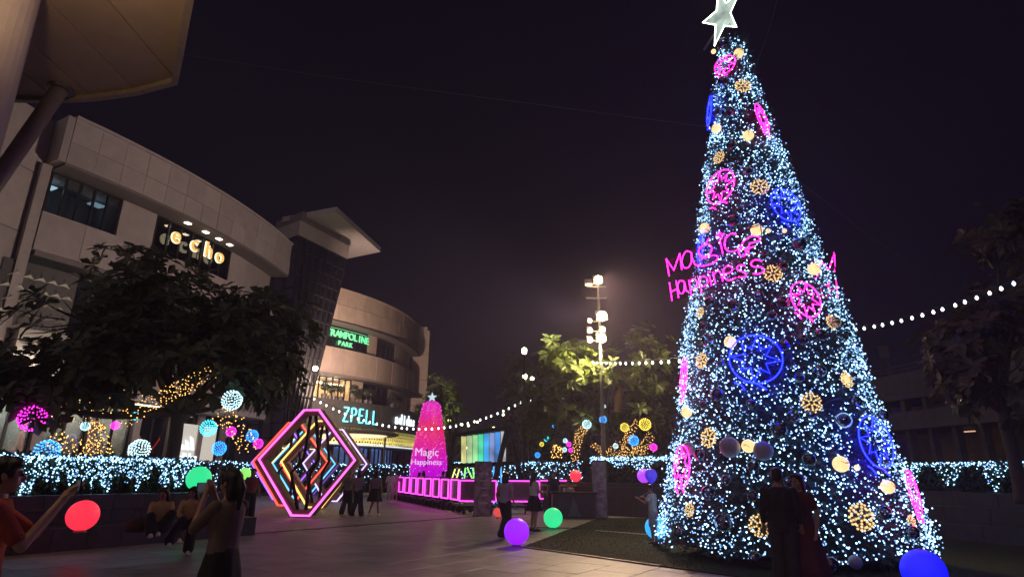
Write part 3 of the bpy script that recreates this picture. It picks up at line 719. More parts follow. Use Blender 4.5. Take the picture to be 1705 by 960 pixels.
def hedge(label, path, z0, z1, w, nleaf, nled, pattern, seed=1, leafs=.06, led_r=.022, group=None):
    t_ = thing('hedge', label, 'hedge', group=group); r = random.Random(seed)
    P = [Vector(p) for p in path]; seg = [(P[i+1]-P[i]).length for i in range(len(P)-1)]; tot = sum(seg)
    def at(u):
        u *= tot
        for i, s in enumerate(seg):
            if u <= s or i == len(seg)-1: 
                d = (P[i+1]-P[i]).normalized(); return P[i]+d*u, d
            u -= s
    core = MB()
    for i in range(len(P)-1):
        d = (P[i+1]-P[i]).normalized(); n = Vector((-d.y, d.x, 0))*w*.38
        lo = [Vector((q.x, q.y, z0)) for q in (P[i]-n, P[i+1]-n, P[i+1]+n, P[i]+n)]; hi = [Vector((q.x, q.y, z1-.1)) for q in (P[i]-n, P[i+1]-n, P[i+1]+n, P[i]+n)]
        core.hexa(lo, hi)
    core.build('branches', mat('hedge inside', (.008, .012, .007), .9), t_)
    lf = MB()
    for _ in range(nleaf):
        p, d = at(r.random()); n = Vector((-d.y, d.x, 0)); z = z0+(z1-z0)*r.random()
        off = -w/2 if r.random() < .72 else r.uniform(-w/2, w/2)
        if off > -w/2: z = z1-.05
        p = p+n*(off+r.gauss(0, .05)); p.z = z+r.gauss(0, .05)
        v = Vector((r.gauss(0, 1), r.gauss(0, 1), r.gauss(0, 1))).normalized(); a, b = frame(v); s = leafs*r.uniform(.6, 1.3)
        lf.add([p-a*s*.5, p+b*s, p+a*s*.5, p-b*s*.6], [[0, 1, 2, 3]])
    tag(lf.build('foliage', M_HEDGE, t_), kind='stuff')
    le = MB(); k = 0
    while k < nled:
        u = r.random(); p, d = at(u); n = Vector((-d.y, d.x, 0)); dep = pattern(u*tot)
        f = r.random()**.8
        if r.random() < .22: f = r.random()*.12
        elif f > dep: continue
        le.cur = 1 if r.random() < .35 else 0
        p = p-n*(w/2+.05+r.random()*.06); p.z = z1+.02-(z1-z0)*f+r.gauss(0, .015); le.ball(p, led_r*r.uniform(.7, 1.25), 1); k += 1
    tag(le.build('light_curtain', [M_LEDW, M_LEDD], t_), kind='stuff')
    return t_
def clump(per, seed):
    def f(x): 
        q = noise.noise(Vector((x*per, seed, 0)))+.35*noise.noise(Vector((x*per*3.1, seed, 5)))
        return max(.12, min(1, .72+q*1.1))
    return f
def vee(per):
    def f(x): q = abs((x/per) % 1-.5)*2; return .14+.86*max(0, 1-q*1.35)
    return f
hz = bn*1.75
hedge('clipped hedge draped in cool white lights on the granite planter wall', [bA+bn*1.97, wB+bn*1.97-bd*.3], 1.0, 1.82, 1.2, 11000, 1250, clump(2.4, 1), 11, .07, .0155)
# lit hedge along the back of the plaza, behind the carts and frames
hb = [D(300, 790, 36), D(520, 790, 44), D(690, 790, 44)]
hedge('distant hedge with white lights in front of the blue shop windows', [Vector((p.x, p.y, 0)) for p in hb], .2, 2.05, 1.2, 5000, 620, clump(1.2, 4), 12, .10, .030)
hb = [D(742, 790, 40), D(830, 790, 40), D(905, 790, 36), D(985, 790, 33)]
hedge('distant hedge with white lights behind the coloured panel frame', [Vector((p.x, p.y, 0)) for p in hb], .2, 2.2, 1.2, 5000, 560, clump(1.4, 8), 13, .10, .028)
# middle planter with hedge
mA, mB = G(893, 838), G(1160, 862)
mA = D(905, 850, 27.0); mB = D(1180, 850, 23.5); mA.z = mB.z = 0
md = (mB-mA).normalized(); mn = Vector((-md.y, md.x, 0))
pm = thing('planter_wall', 'dark sloping granite planter wall behind the turf', 'planter')
slab_run(pm, 'wall_block', M_DARKSTONE, mA, mB, mn*.4, 0, 1.1, 7)
slab_run(pm, 'coping_block', M_DARKSTONE, mA-mn*.05, mB-mn*.05, mn*.6, 1.11, 1.24, 7)
hedge('clipped hedge with hanging white light drops behind the turf', [mA+mn*1.0+md*2.0, mB+mn*1.0], 1.15, 2.25, 1.0, 8000, 520, lambda x: max(.1, min(1, .30+1.1*noise.noise(Vector((x*1.1, 9.3, 0))))), 14, .08, .021)
# right hand terrace with zigzag lights
rA, rB = D(1470, 850, 17.2), D(1960, 850, 13.0); rA.z = rB.z = 0
rA, rB = G(1470, 888), G(1830, 922); rA.z = rB.z = 0
rd = (rB-rA).normalized(); rn = Vector((-rd.y, rd.x, 0))
pr = thing('terrace_steps', 'black stone terrace steps right of the big light tree', 'steps')
slab_run(pr, 'step_block', M_DARKSTONE, rA-rd*3, rB, rn*.5, 0, .42, 7); slab_run(pr, 'step_block', M_DARKSTONE, rA-rd*3+rn*.51, rB+rn*.51, rn*.5, 0, .84, 7)
slab_run(pr, 'wall_block', M_DARKSTONE, rA-rd*3+rn*1.02, rB+rn*1.02, rn*.4, 0, 1.22, 7)
hedge('dark hedge hung with zigzag triangles of white lights above black steps', [rA-rd*1.5+rn*1.8, rB+rn*1.8], 1.2, 2.02, .7, 5000, 640, vee(1.15), 15, .07, .016)

# =================================================================== BROAD-LEAVED TREES
def leaf_shape(mb, p, d, up, L, W, r):
    """one obovate leaf folded on its midrib, drooping at the tip"""
    d = d.normalized(); s = d.cross(up)
    if s.length < .05: s = d.cross(Vector((1, 0, 0)))
    s.normalize(); n = s.cross(d); dr = Vector((0, 0, -1))*L*r.uniform(.05, .3); q = L*.06
    m1 = p+d*L*.35+dr*.15; m2 = p+d*L*.68+dr*.5; tip = p+d*L+dr
    V_ = [p, m1+s*W*.28+n*q, m1-s*W*.28+n*q, m2+s*W*.5+n*q, m2-s*W*.5+n*q, tip, m1, m2]
    mb.add(V_, [[0, 6, 1], [0, 2, 6], [1, 6, 7, 3], [6, 2, 4, 7], [3, 7, 5], [7, 4, 5]])
def tree(name, label, base, trunk_h, lobes, nros, L, lm, bark, seed, nshow=0, trunk_r=.16, group=None, leaves=(6, 9), limb_lights=None):
    t_ = thing(name, label, 'tree', base, group=group); r = random.Random(seed); tr = MB(); crown = MB(); B0_ = Vector((0, 0, trunk_h))
    tr.tube(smooth_path([(0, 0, 0), (.06, .03, trunk_h*.5), B0_], 4), [trunk_r*1.25]+[trunk_r]*(len(smooth_path([(0, 0, 0), (.06, .03, trunk_h*.5), B0_], 4))-2)+[trunk_r*.8], 9)
    limbs = []
    for c, R in lobes:
        c = Vector(c)
        mid = B0_.lerp(c, .5)+Vector((r.uniform(-.3, .3), r.uniform(-.3, .3), -.1*(c-B0_).length)); path = smooth_path([B0_-Vector((0, 0, .2)), mid, c], 6)
        n = len(path); tr.tube(path, [trunk_r*.62*(1-.78*i/n) for i in range(n)], 7); limbs.append((path, c, Vector(R)))
    tot = sum(R[0]*R[1]*R[2] for _, R in lobes); shown = []
    for c, R in lobes:
        c = Vector(c); R = Vector(R); k = int(nros*R[0]*R[1]*R[2]/tot)
        for q in range(k):
            v = Vector((r.gauss(0, 1), r.gauss(0, 1), r.gauss(0, 1))).normalized(); f = r.random()**.42
            lump = 1+.28*noise.noise(v*2.3+Vector((seed, 0, 0)))
            p = c+Vector((v.x*R.x, v.y*R.y, v.z*R.z))*f*lump
            if p.z < .9: continue
            tw_ = (v+Vector((0, 0, .7))).normalized()
            if q % 6 == 0: tr.tube([c.lerp(p, .35), c.lerp(p, .7)+Vector((0, 0, -.06)), p], [.028, .018, .008], 4)
            if noise.noise(p*.55+Vector((seed*3, 0, 0))) < -.10 and r.random() < .85: continue
            nl = r.randint(*leaves); a0 = r.random()*6.3; x, y = frame(tw_)
            for i in range(nl):
                a = a0+2*pi*i/nl+r.uniform(-.2, .2); d = x*cos(a)+y*sin(a)+tw_*r.uniform(.0, .75)
                LL = L*r.uniform(.65, 1.2); leaf_shape(crown, p, d, tw_, LL, LL*.46, r)
    tr.build('trunk', bark, t_, smooth=True)
    cr = crown.build('crown', lm, t_); tag(cr, kind='stuff')
    return t_, limbs
M_BARK = mat('grey brown bark', (.07, .052, .04), .9, .4, 14, .6, 40)
LM_L = leafmat('dark plaza leaf', (.042, .058, .026), (.11, .125, .055), .42, .3)
LM_M = leafmat('green plaza leaf', (.055, .085, .018), (.13, .16, .040), .4, .42)
LM_R = leafmat('brown green leaf', (.050, .045, .026), (.10, .085, .050), .55, .2)
bt = D(280, 780, 19.5); bt.z = .9
cL = lambda px, py, y, b_: (D(px, py, y)-b_)
tL, limbL = tree('almond_tree', 'large dark broad-leaved tree spreading over the lit hedge by the mall', bt, 2.6, [
    (cL(85, 630, 17.5, bt), (1.7, 1.6, 1.2)), (cL(150, 540, 18.5, bt), (1.9, 1.8, 1.9)), (cL(240, 490, 19, bt), (2.0, 2.0, 1.6)), (cL(325, 545, 19.5, bt), (2.2, 2.0, 1.7)),
    (cL(430, 560, 20, bt), (1.9, 2.0, 1.9)), (cL(455, 610, 20, bt), (1.1, 1.3, 1.2)), (cL(250, 580, 18.5, bt), (2.2, 1.8, 1.1)), (cL(400, 630, 19, bt), (1.7, 1.6, .8)), (cL(110, 640, 17.5, bt), (1.7, 1.4, .6)), (cL(185, 435, 19.5, bt), (.8, .9, .6)), (cL(410, 520, 20, bt), (1.1, 1.1, .7)), (cL(-10, 640, 18, bt), (1.4, 1.2, 1.2)), (cL(60, 670, 16.8, bt), (1.5, 1.2, .6)), (cL(190, 600, 17.6, bt), (1.8, 1.5, 1.1)), (cL(320, 610, 18.3, bt), (1.8, 1.5, 1.0)), (cL(425, 655, 19.5, bt), (.9, 1.0, .6)), (cL(260, 450, 19.5, bt), (1.4, 1.3, .7))],
    1500, .46, LM_L, M_BARK, 21, trunk_r=.2)
bm_ = D(1010, 780, 28.4); bm_.z = 1.0
tM, limbM = tree('almond_tree', 'broad-leaved tree with floodlit yellow green top leaves beside the mast', bm_, 2.4, [
    (cL(945, 610, 28.4, bm_), (1.48, 1.71, 1.25)), (cL(925, 585, 28.1, bm_), (1.03, 0.91, 1.14)), (cL(960, 600, 29.2, bm_), (1.03, 0.91, 0.91)), (cL(1010, 640, 28.9, bm_), (2.51, 2.28, 1.71)), (cL(1075, 600, 29.4, bm_), (1.94, 2.05, 1.94)), (cL(905, 680, 29.4, bm_), (1.60, 1.71, 1.37)),
    (cL(1050, 690, 28.9, bm_), (2.28, 2.05, 1.03)), (cL(970, 690, 28.9, bm_), (1.94, 1.71, 0.91)), (cL(1000, 575, 28.4, bm_), (1.03, 1.03, 0.80)), (cL(1100, 680, 29.9, bm_), (1.37, 1.48, 1.37))],
    620, .56, LM_M, M_BARK, 22, trunk_r=.17)
bq = D(868, 780, 44); bq.z = 0
tree('leafy_tree', 'tall dark tree standing behind the lamp posts', bq, 3.5, [(cL(870, 660, 44, bq), (1.9, 1.8, 3.2)), (cL(865, 610, 44, bq), (1.2, 1.2, 1.6)), (cL(900, 690, 44, bq), (1.8, 1.8, 2.0))], 420, .42, LM_L, M_BARK, 23)
br = D(1690, 780, 15.5); br.z = 1.0
tR, limbR = tree('almond_tree', 'brownish broad-leaved tree above the zigzag lit hedge', br, 2.4, [
    (cL(1660, 395, 15.0, br), (.9, .9, .9)), (cL(1740, 400, 15.0, br), (1.3, 1.2, 1.2)), (cL(1610, 560, 15, br), (1.0, 1.0, .7)), (cL(1690, 530, 15, br), (1.4, 1.2, 1.1)), (cL(1660, 640, 15, br), (1.3, 1.3, 1.0)), (cL(1740, 650, 15.5, br), (1.3, 1.3, 1.3)), (cL(1590, 600, 15.4, br), (.8, .8, .6))],
    620, .36, LM_R, M_BARK, 24, trunk_r=.15)
for px, py, y, lab, R_, lm in ((724, 662, 52, 'dark rounded tree between the mall and the magenta light tree', (1.1, 1.3, 2.0), LM_L), (742, 664, 56, 'small tree floodlit bright green beside the far mall wing', (1.3, 1.2, 1.9), LM_M)):
    p = D(px, py, y); b_ = Vector((p.x, p.y, 0)); tree('leafy_tree', lab, b_, p.z-R_[2]*1.2, [(p-b_, R_), (p-b_+Vector((-.5, 0, -1.6)), (R_[0]*.9, R_[1], 1.5))], 260, .42, lm, M_BARK, int(px), trunk_r=.14)
p = D(748, 690, 54.4); lamp('tree_uplight', (p.x, 54.2, p.z-.3), 260, (.75, 1, .25), 'POINT', .2)
t_ = thing('tree_uplight_fixture', 'small floodlight on a stake beneath the bright green tree', 'light'); 
MB().tube([(p.x, 54.6, 0), (p.x, 54.6, p.z-.6)], .04, 6).build('stake', M_BLACK, t_); MB().box((p.x, 54.6, p.z-.5), (.3, .2, .2)).build('housing', M_BLACK, t_)
# far dark tree line behind the plaza centre
ft = D(800, 770, 75)
for k, px in enumerate((800, 835, 862, 905, 950, 1060, 1120)):
    y = 62+6*(k % 3); p = D(px, 745-(k % 2)*14, y); b_ = Vector((p.x, y, 0))
    tree('leafy_tree', 'dark tree in the shadowy row beyond the plaza hedge', b_, p.z*.45, [(p-b_, (2.6, 2.0, 1.9)), (p-b_+Vector((1.3, 0, -.9)), (2.0, 2, 1.4))], 150, .6, LM_L, M_BARK, 300+k, group='dark trees beyond the plaza')

# =================================================================== FAIRY LIGHTS ON LIMBS, LIT BALLS IN THE TREES
def fairy(label, pts, n, r_, m, seed, coil=.12, group=None):
    """a string of small bulbs wound round a limb"""
    t_ = thing('fairy_light_string', label, 'fairy lights', group=group); R_ = random.Random(seed); P = smooth_path(pts, 8); w = []; bu = MB()
    L_ = len(P)-1
    for i in range(n*2):
        u = i/(n*2)*L_; k = int(u); p = P[k].lerp(P[min(k+1, L_)], u-k); d = (P[min(k+1, L_)]-P[k]); x, y = frame(d if d.length > 1e-5 else Vector((0, 0, 1))); a = i*.55
        q = p+(x*cos(a)+y*sin(a))*coil*R_.uniform(.7, 1.3); w.append(q)
        if i % 2: bu.ball(q, r_*R_.uniform(.7, 1.2), 1)
    MB().tube(w, .006, 4).build('wire', M_WIRE, t_); tag(bu.build('bulbs', m, t_), kind='stuff'); return t_
YL = 18.0
fairy('golden fairy lights wound along the low spreading limb by the pink ball', [D(88, 728, YL), D(110, 742, YL), D(145, 750, YL-.2), D(185, 738, YL)], 150, .018, M_LEDY, 1, .22)
fairy('golden fairy lights climbing a thin stem above the left hedge', [D(148, 775, YL), D(155, 745, YL), D(160, 715, YL), D(165, 705, YL)], 110, .018, M_LEDY, 2, .18)
fairy('golden fairy lights trailing up through the dark crown', [D(205, 700, YL+.5), D(250, 672, YL+.5), D(290, 650, YL+.5), D(315, 640, YL+.5), D(350, 618, YL+1)], 150, .017, M_LEDY, 3, .20)
fairy('sparse golden fairy lights sprinkled through the lower left branches', [D(60, 690, YL), D(110, 690, YL+.2), D(160, 680, YL+.4), D(215, 660, YL+.5), D(240, 640, YL+.8)], 70, .017, M_LEDY, 4, .30)
fairy('golden fairy lights hanging near the glowing shop wall', [D(365, 690, YL+1.5), D(385, 700, YL+1.5), D(405, 725, YL+2), D(412, 750, YL+2)], 80, .02, M_LEDY, 5, .25)
YM = 27.6
fairy('warm fairy lights on the upright stem left of the dark post', [D(958, 768, YM), D(960, 740, YM), D(965, 722, YM), D(975, 712, YM)], 90, .019, M_LEDY, 6, .16)
fairy('warm fairy lights massed on the low limbs behind the turf hedge', [D(1005, 765, YM), D(1030, 750, YM), D(1055, 762, YM-.2), D(1080, 752, YM)], 190, .019, M_LEDY, 7, .34)
fairy('warm fairy lights along the rising limb under the yellow ball', [D(1035, 765, YM), D(1042, 735, YM), D(1048, 722, YM), D(1062, 700, YM)], 90, .018, M_LEDY, 8, .14)
fairy('warm fairy lights on the limb reaching toward the big light tree', [D(1040, 760, YM), D(1060, 752, YM), D(1072, 740, YM), D(1085, 722, YM)], 80, .018, M_LEDY, 9, .2)
fairy('warm fairy lights along the left low branch behind the turf hedge', [D(988, 738, YM), D(997, 748, YM), D(1010, 756, YM), D(1030, 760, YM)], 50, .018, M_LEDY, 10, .14)
fairy('warm fairy lights on a small bush behind the distant hedge', [D(926, 762, 30), D(928, 748, 30), D(930, 742, 30)], 40, .03, M_LEDY, 11, .22)
t_ = thing('broken_limb', 'pale cut tree limb lit orange high in the floodlit tree', 'branch')
MB().tube([D(1028, 685, 27), D(1030, 662, 27), D(1033, 645, 27)], [.15, .18, .11], 9).build('limb', mat('orange-lit bark', (.30, .17, .08), .8, .4, 12, .5), t_)  # orange light on the pale limb is put into the bark colour
BALLC = {'pink': (2.2, .06, 1.6), 'blue': (.06, .75, 2.4), 'white': (1.0, 1.7, 1.9), 'yellow': (1.6, 1.25, .12), 'teal': (.1, 1.5, 1.9)}
BCW = {'pink': 'magenta', 'blue': 'sky blue', 'white': 'icy white', 'yellow': 'lemon yellow', 'teal': 'turquoise'}
_ball_me = {}
def light_ball(px, py, y, rad, c, where, group):
    p = D(px, py, y)
    key = (c, 'near' if rad > .2 else 'far')
    if key not in _ball_me:
        R_ = random.Random(5); V_, F_ = ico(2); wire = MB(); done = set()
        for f in F_:
            for a, b in ((f[0], f[1]), (f[1], f[2]), (f[2], f[0])):
                if (min(a, b), max(a, b)) in done: continue
                done.add((min(a, b), max(a, b)))
                if R_.random() < .45: wire.tube([V_[a]*.97, V_[b]*.97], .014, 3)
        bu = MB(); n = 150
        for i in range(n):
            z = 1-2*(i+.5)/n; a = i*2.39996; q = Vector((sqrt(1-z*z)*cos(a), sqrt(1-z*z)*sin(a), z)); bu.ball(q*R_.uniform(.93, 1.05), .066, 1)
        _ball_me[key] = (wire.mesh('wire_cage', M_WIRE), bu.mesh('bulbs', emis('%s ball bulbs' % BCW[c], BALLC[c], 1.6, 'NONE')), )
    t_ = thing('light_ball', '%s ball of small lights hanging %s' % (BCW[c], where), 'light ball', p, group=group)
    t_.scale = (rad, rad, rad); t_.rotation_euler = (random.random(), random.random(), random.random())
    link('wire_cage', _ball_me[key][0], t_); tag(link('bulbs', _ball_me[key][1], t_), kind='stuff')
    return t_
GB = 'light balls hung in the plaza trees'
for px, py, y, r_, c, w in ((53, 696, 17, .33, 'pink', 'over the left end of the lit hedge'), (78, 751, 17, .30, 'blue', 'just above the left end of the lit hedge'),
    (232, 748, 17.5, .27, 'white', 'above the middle of the lit hedge'), (386, 666, 18, .28, 'white', 'on the limb high beside the diamond frames'), (347, 712, 18.5, .23, 'teal', 'under the leaning limb'),
    (365, 746, 19, .20, 'blue', 'beside the slanted bar logo'), (226, 692, 19, .12, 'teal', 'deep in the dark crown'), (142, 709, 19, .13, 'white', 'beside the magenta neon strip'),
    (420, 725, 24, .22, 'blue', 'behind the diamond frames to their left'), (430, 738, 24, .18, 'pink', 'low behind the diamond frames to their left'), (192, 708, 20, .13, 'pink', 'in front of the mall shopfront'),
    (385, 718, 21, .16, 'pink', 'between two blue balls by the shop wall')):
    light_ball(px, py, y, r_, c, w, GB)
for px, py, y, r_, c, w in ((1074, 706, 27.0, 0.253, 'yellow', 'at the end of the rising limb'), (1040, 711, 27.0, 0.184, 'yellow', 'beside the rising lit limb'), (1055, 733, 27.0, 0.218, 'blue', 'over the massed warm lights'),
    (1004, 698, 27.0, 0.161, 'blue', 'against the dark post'), (977, 706, 27.6, 0.196, 'white', 'above the lit upright stem'), (910, 730, 29.0, 0.120, 'teal', 'in the shadows beyond the turf'),
    (902, 739, 29.0, 0.100, 'yellow', 'next to a turquoise one in the shadows'), (895, 757, 29.0, 0.120, 'blue', 'low over the distant hedge'), (947, 739, 28.0, 0.110, 'pink', 'left of the lit upright stem'),
    (950, 749, 28.0, 0.100, 'pink', 'lower left of the lit upright stem'), (940, 748, 28.0, 0.100, 'white', 'beside two pink ones'), (922, 709, 28.0, 0.070, 'blue', 'small and high in the shadows'),
    (1088, 744, 27.6, 0.161, 'pink', 'between the hedge and the big light tree'), (1025, 742, 27.6, 0.115, 'white', 'inside the massed warm lights'), (941, 733, 28.0, 0.100, 'white', 'in the dim branches'), (1006, 676, 27.1, 0.069, 'white', 'high above the blue one')):
    light_ball(px, py, y, r_, c, w, GB)

# =================================================================== FESTOON STRINGS
bulb_me = MB().lathe([(.012, .075), (.022, .05), (.045, .0), (.05, -.03), (.03, -.07), (.008, -.082)], 10).mesh('bulb', M_FEST, True)
cap_me = MB().lathe([(.02, .05), (.024, .06), (.022, .12), (.008, .13)], 8).mesh('bulb_holder', M_BLACK)
def festoon(label, A, B, sag, n, scale=1.0):
    t_ = thing('festoon_lights', label, 'string lights'); pts = []
    for i in range(41): u = i/40; p = A.lerp(B, u); p.z -= sag*4*u*(1-u); pts.append(p)
    MB().tube(pts, .012*scale, 5).build('cable', M_WIRE, t_)
    for i in range(n):
        u = (i+.5)/n+random.uniform(-.1, .1)/n; p = A.lerp(B, u); p.z -= sag*4*u*(1-u)+.10*scale
        o = link('bulb', bulb_me, t_, p); o.scale = (scale,)*3; c = link('bulb_holder', cap_me, t_, p); c.scale = (scale,)*3
festoon('string of white bulbs sweeping past the cyan letters to the lamp post', D(518, 657, 33), D(880, 659, 36), 1.75, 36, 1.0)
festoon('short string of white bulbs dropping behind the floodlit tree', D(880, 659, 36), D(942, 655, 30), .6, 7, .9)
festoon('string of white bulbs between the mast and the big light tree', D(985, 600, 25), D(1138, 595, 15), .05, 15, .72)
festoon('string of white bulbs rising from the big light tree past the brownish tree', D(1418, 545, 14.6), D(1720, 452, 11.0), .14, 17, .62)
for lab, A, B in (('thin guy wire from the tree top toward the mall', D(1183, 212, 13), D(300, 90, 30)), ('thin guy wire from the tree side to the terrace', D(1310, 285, 13), D(1560, 470, 16)), ('thin guy wire rising from the tree top', D(1255, 120, 13), D(1300, -20, 12))):
    tag(MB().tube([A, A.lerp(B, .5)-Vector((0, 0, .12)), B], .006, 4).build('guy_wire', M_GREY), lab, 'wire')

# =================================================================== THE BIG LIGHT TREE
TC = Vector((5.58, 12.95, 0)); TH = 12.25
def TR_(z):
    z = max(0, min(TH, z)); u = z/TH
    return 2.30*(1-u)**1.03 + .17 + .10*sin(u*21)*(1-u)*.6
def tree_hit(px, py, off=0.0):
    """where a sight line first meets the tree's surface, else where it passes closest"""
    r = ray(px, py); best = None
    for i in range(1400):
        t = 9+i*.008; p = Vector((0, 0, CAM_H))+r*t; d = (Vector((p.x, p.y, 0))-TC).length-(TR_(p.z)+off)
        if best is None or d < best[0]: best = (d, p.copy())
        if d < 0: break
    p = best[1]; n = Vector((p.x-TC.x, p.y-TC.y, 0)).normalized(); n.z = .12
    return p, n.normalized()
ct = thing('christmas_tree', 'towering cone Christmas tree covered in cool white fairy lights', 'christmas tree', TC)
M_NEED = leafmat('blue green needles', (.028, .050, .052), (.075, .110, .110), .5, .1)
rt = random.Random(12)
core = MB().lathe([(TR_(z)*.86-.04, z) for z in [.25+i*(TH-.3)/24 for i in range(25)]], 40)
core.build('inner_core', mat('shade-dark core filler', (.006, .011, .010), .9, .5, 9, .8, 40), ct)  # solid filler cone; shade among the needles is put into its colour
MB().tube([(0, 0, 0), (0, 0, 1)], .22, 14).build('trunk', M_BARK, ct)
MB().lathe([(1.6, 0), (1.6, .12), (.3, .22)], 24).build('stand', M_BLACK, ct)
nd = MB()
def surf(r_, zlo=.18):
    while True:
        z = zlo+(TH-zlo)*r_.random()
        if r_.random() < (TR_(z)+.5)/3.1: break
    return z, r_.uniform(-pi, pi)
for k in range(4600):
    z, a = surf(rt); n = Vector((cos(a), sin(a), 0)); R0 = TR_(z)
    p0 = n*(R0*.86-.05)+Vector((0, 0, z+.05)); d = (n+Vector((rt.gauss(0, .35), rt.gauss(0, .35), rt.uniform(-.5, .25)))).normalized(); L_ = rt.uniform(.18, .36)+.10*(R0 > 1)
    x, y = frame(d)
    for q in range(22):
        u = .15+.85*q/22; b = p0+d*L_*u; th = q*2.4; e = (x*cos(th)+y*sin(th)+d*.9).normalized()*rt.uniform(.07, .12); s = d.cross(e).normalized()*.008
        nd.add([b-s, b+s, b+e], [[0, 1, 2]])
tag(nd.build('needles', M_NEED, ct), kind='stuff')
cb = MB()
for k in range(34):
    z0 = .5+k*.35; a0 = rt.random()*6.3; pts = []
    for i in range(26): a = a0+i*.12; z = z0+.18*sin(i*.9)+.02*i; pts.append((cos(a)*(TR_(z)+.05), sin(a)*(TR_(z)+.05), z))
    cb.tube(pts, .007, 4)
cb.build('light_cables', mat('dark green cable', (.012, .02, .014), .5), ct)
def place(o, p, n, roll=0.0, up=Vector((0, 0, 1))):
    x = up.cross(n).normalized(); y = n.cross(x)
    M_ = Matrix(((x.x, y.x, n.x, p.x), (x.y, y.y, n.y, p.y), (x.z, y.z, n.z, p.z), (0, 0, 0, 1)))
    o.matrix_world = M_ @ Matrix.Rotation(roll, 4, 'Z'); return o
# --- neon medallions
E_NB = emis('blue neon tube', (.055, .13, 55.0), 1.0); E_NP = emis('pink neon tube', (17.0, .11, 5.5), 1.0)
med_me = {}; MEDP = []
SHORT = ('large plaza-facing blue medallion', 'upper right blue medallion', 'low right-flank blue medallion', 'edge-on blue medallion near the top', 'blue medallion behind the pink lettering', 'pink medallion above the pink lettering', 'small pink medallion under the star', 'edge-on pink medallion high on the tree', 'pink medallion beside the lettering', 'low left-flank pink medallion', 'left-flank pink medallion by the string lights', 'pink medallion above the terrace side')
def medallion_mesh(m, key):
    if key in med_me: return med_me[key]
    ring = MB().tube([(cos(a), sin(a), 0) for a in [2*pi*i/36 for i in range(36)]], .026, 5, True).mesh('ring', m)
    st = []
    for i in range(16): r_ = .96 if i % 4 == 0 else (.78 if i % 2 == 0 else .42); a = pi/2+2*pi*i/16; st.append((cos(a)*r_, sin(a)*r_, .01))
    star = MB().tube(st, .022, 5, True).mesh('star', m)
    ta = MB().tube(smooth_path([(-.35, -.95, .01), (.1, -1.02, .02), (.45, -1.22, .02)], 5), .030, 5)
    ta.tube(smooth_path([(-.75, -1.05, .01), (-.5, -1.12, .0), (-.35, -1.3, .02)], 4), .026, 5); tail = ta.mesh('tail', m)
    sp = MB()
    for a in (0, pi/3, 2*pi/3): sp.tube([(cos(a)*1.0, sin(a)*1.0, -.05), (-cos(a)*1.0, -sin(a)*1.0, -.05)], .014, 4)
    med_me[key] = (ring, star, tail, sp.mesh('backing_rods', M_BLACK)); return med_me[key]
for px, py, rad, c, yaw, lab in ((1258, 597, .47, 'b', 0.05, 'large blue neon star medallion facing the plaza'), (1309, 341, .39, 'b', 0.8, 'blue neon star medallion on the upper right of the light tree'),
    (1459, 735, .45, 'b', 1.0, 'blue neon star medallion low on the right flank of the light tree'), (1181, 185, .36, 'b', -1.35, 'blue neon medallion seen edge-on near the tree top'), (1166, 415, .34, 'b', -1.35, 'blue neon medallion edge-on behind the pink lettering'),
    (1199, 311, .40, 'p', -0.7, 'pink neon star medallion above the pink lettering'), (1207, 108, .26, 'p', -0.3, 'small pink neon medallion just under the tree star'), (1269, 197, .36, 'p', 1.25, 'pink neon medallion edge-on at the upper right of the tree'),
    (1342, 498, .36, 'p', 0.8, 'pink neon medallion tilted beside the pink lettering'), (1135, 776, .40, 'p', -1.2, 'pink neon medallion low on the left flank of the tree'), (1138, 628, .42, 'p', -1.42, 'pink neon medallion edge-on on the left flank beside string lights'), (1522, 820, .38, 'p', 1.4, 'pink neon medallion edge-on above the terrace side')):
    p, n = tree_hit(px, py, .20); n = Matrix.Rotation(yaw, 3, 'Z') @ Vector((-p.x, -p.y, 0)).normalized(); n.z = .1; n.normalize()
    t_ = thing('neon_medallion', lab, 'neon ornament'); place(t_, p, n, random.uniform(-.25, .25)); t_.scale = (rad,)*3
    MEDP.append((p, SHORT[len(MEDP)]))
    for nm, me in zip(('ring', 'star', 'tail', 'backing_rods'), medallion_mesh(E_NB if c == 'b' else E_NP, c)): link(nm, me, t_)
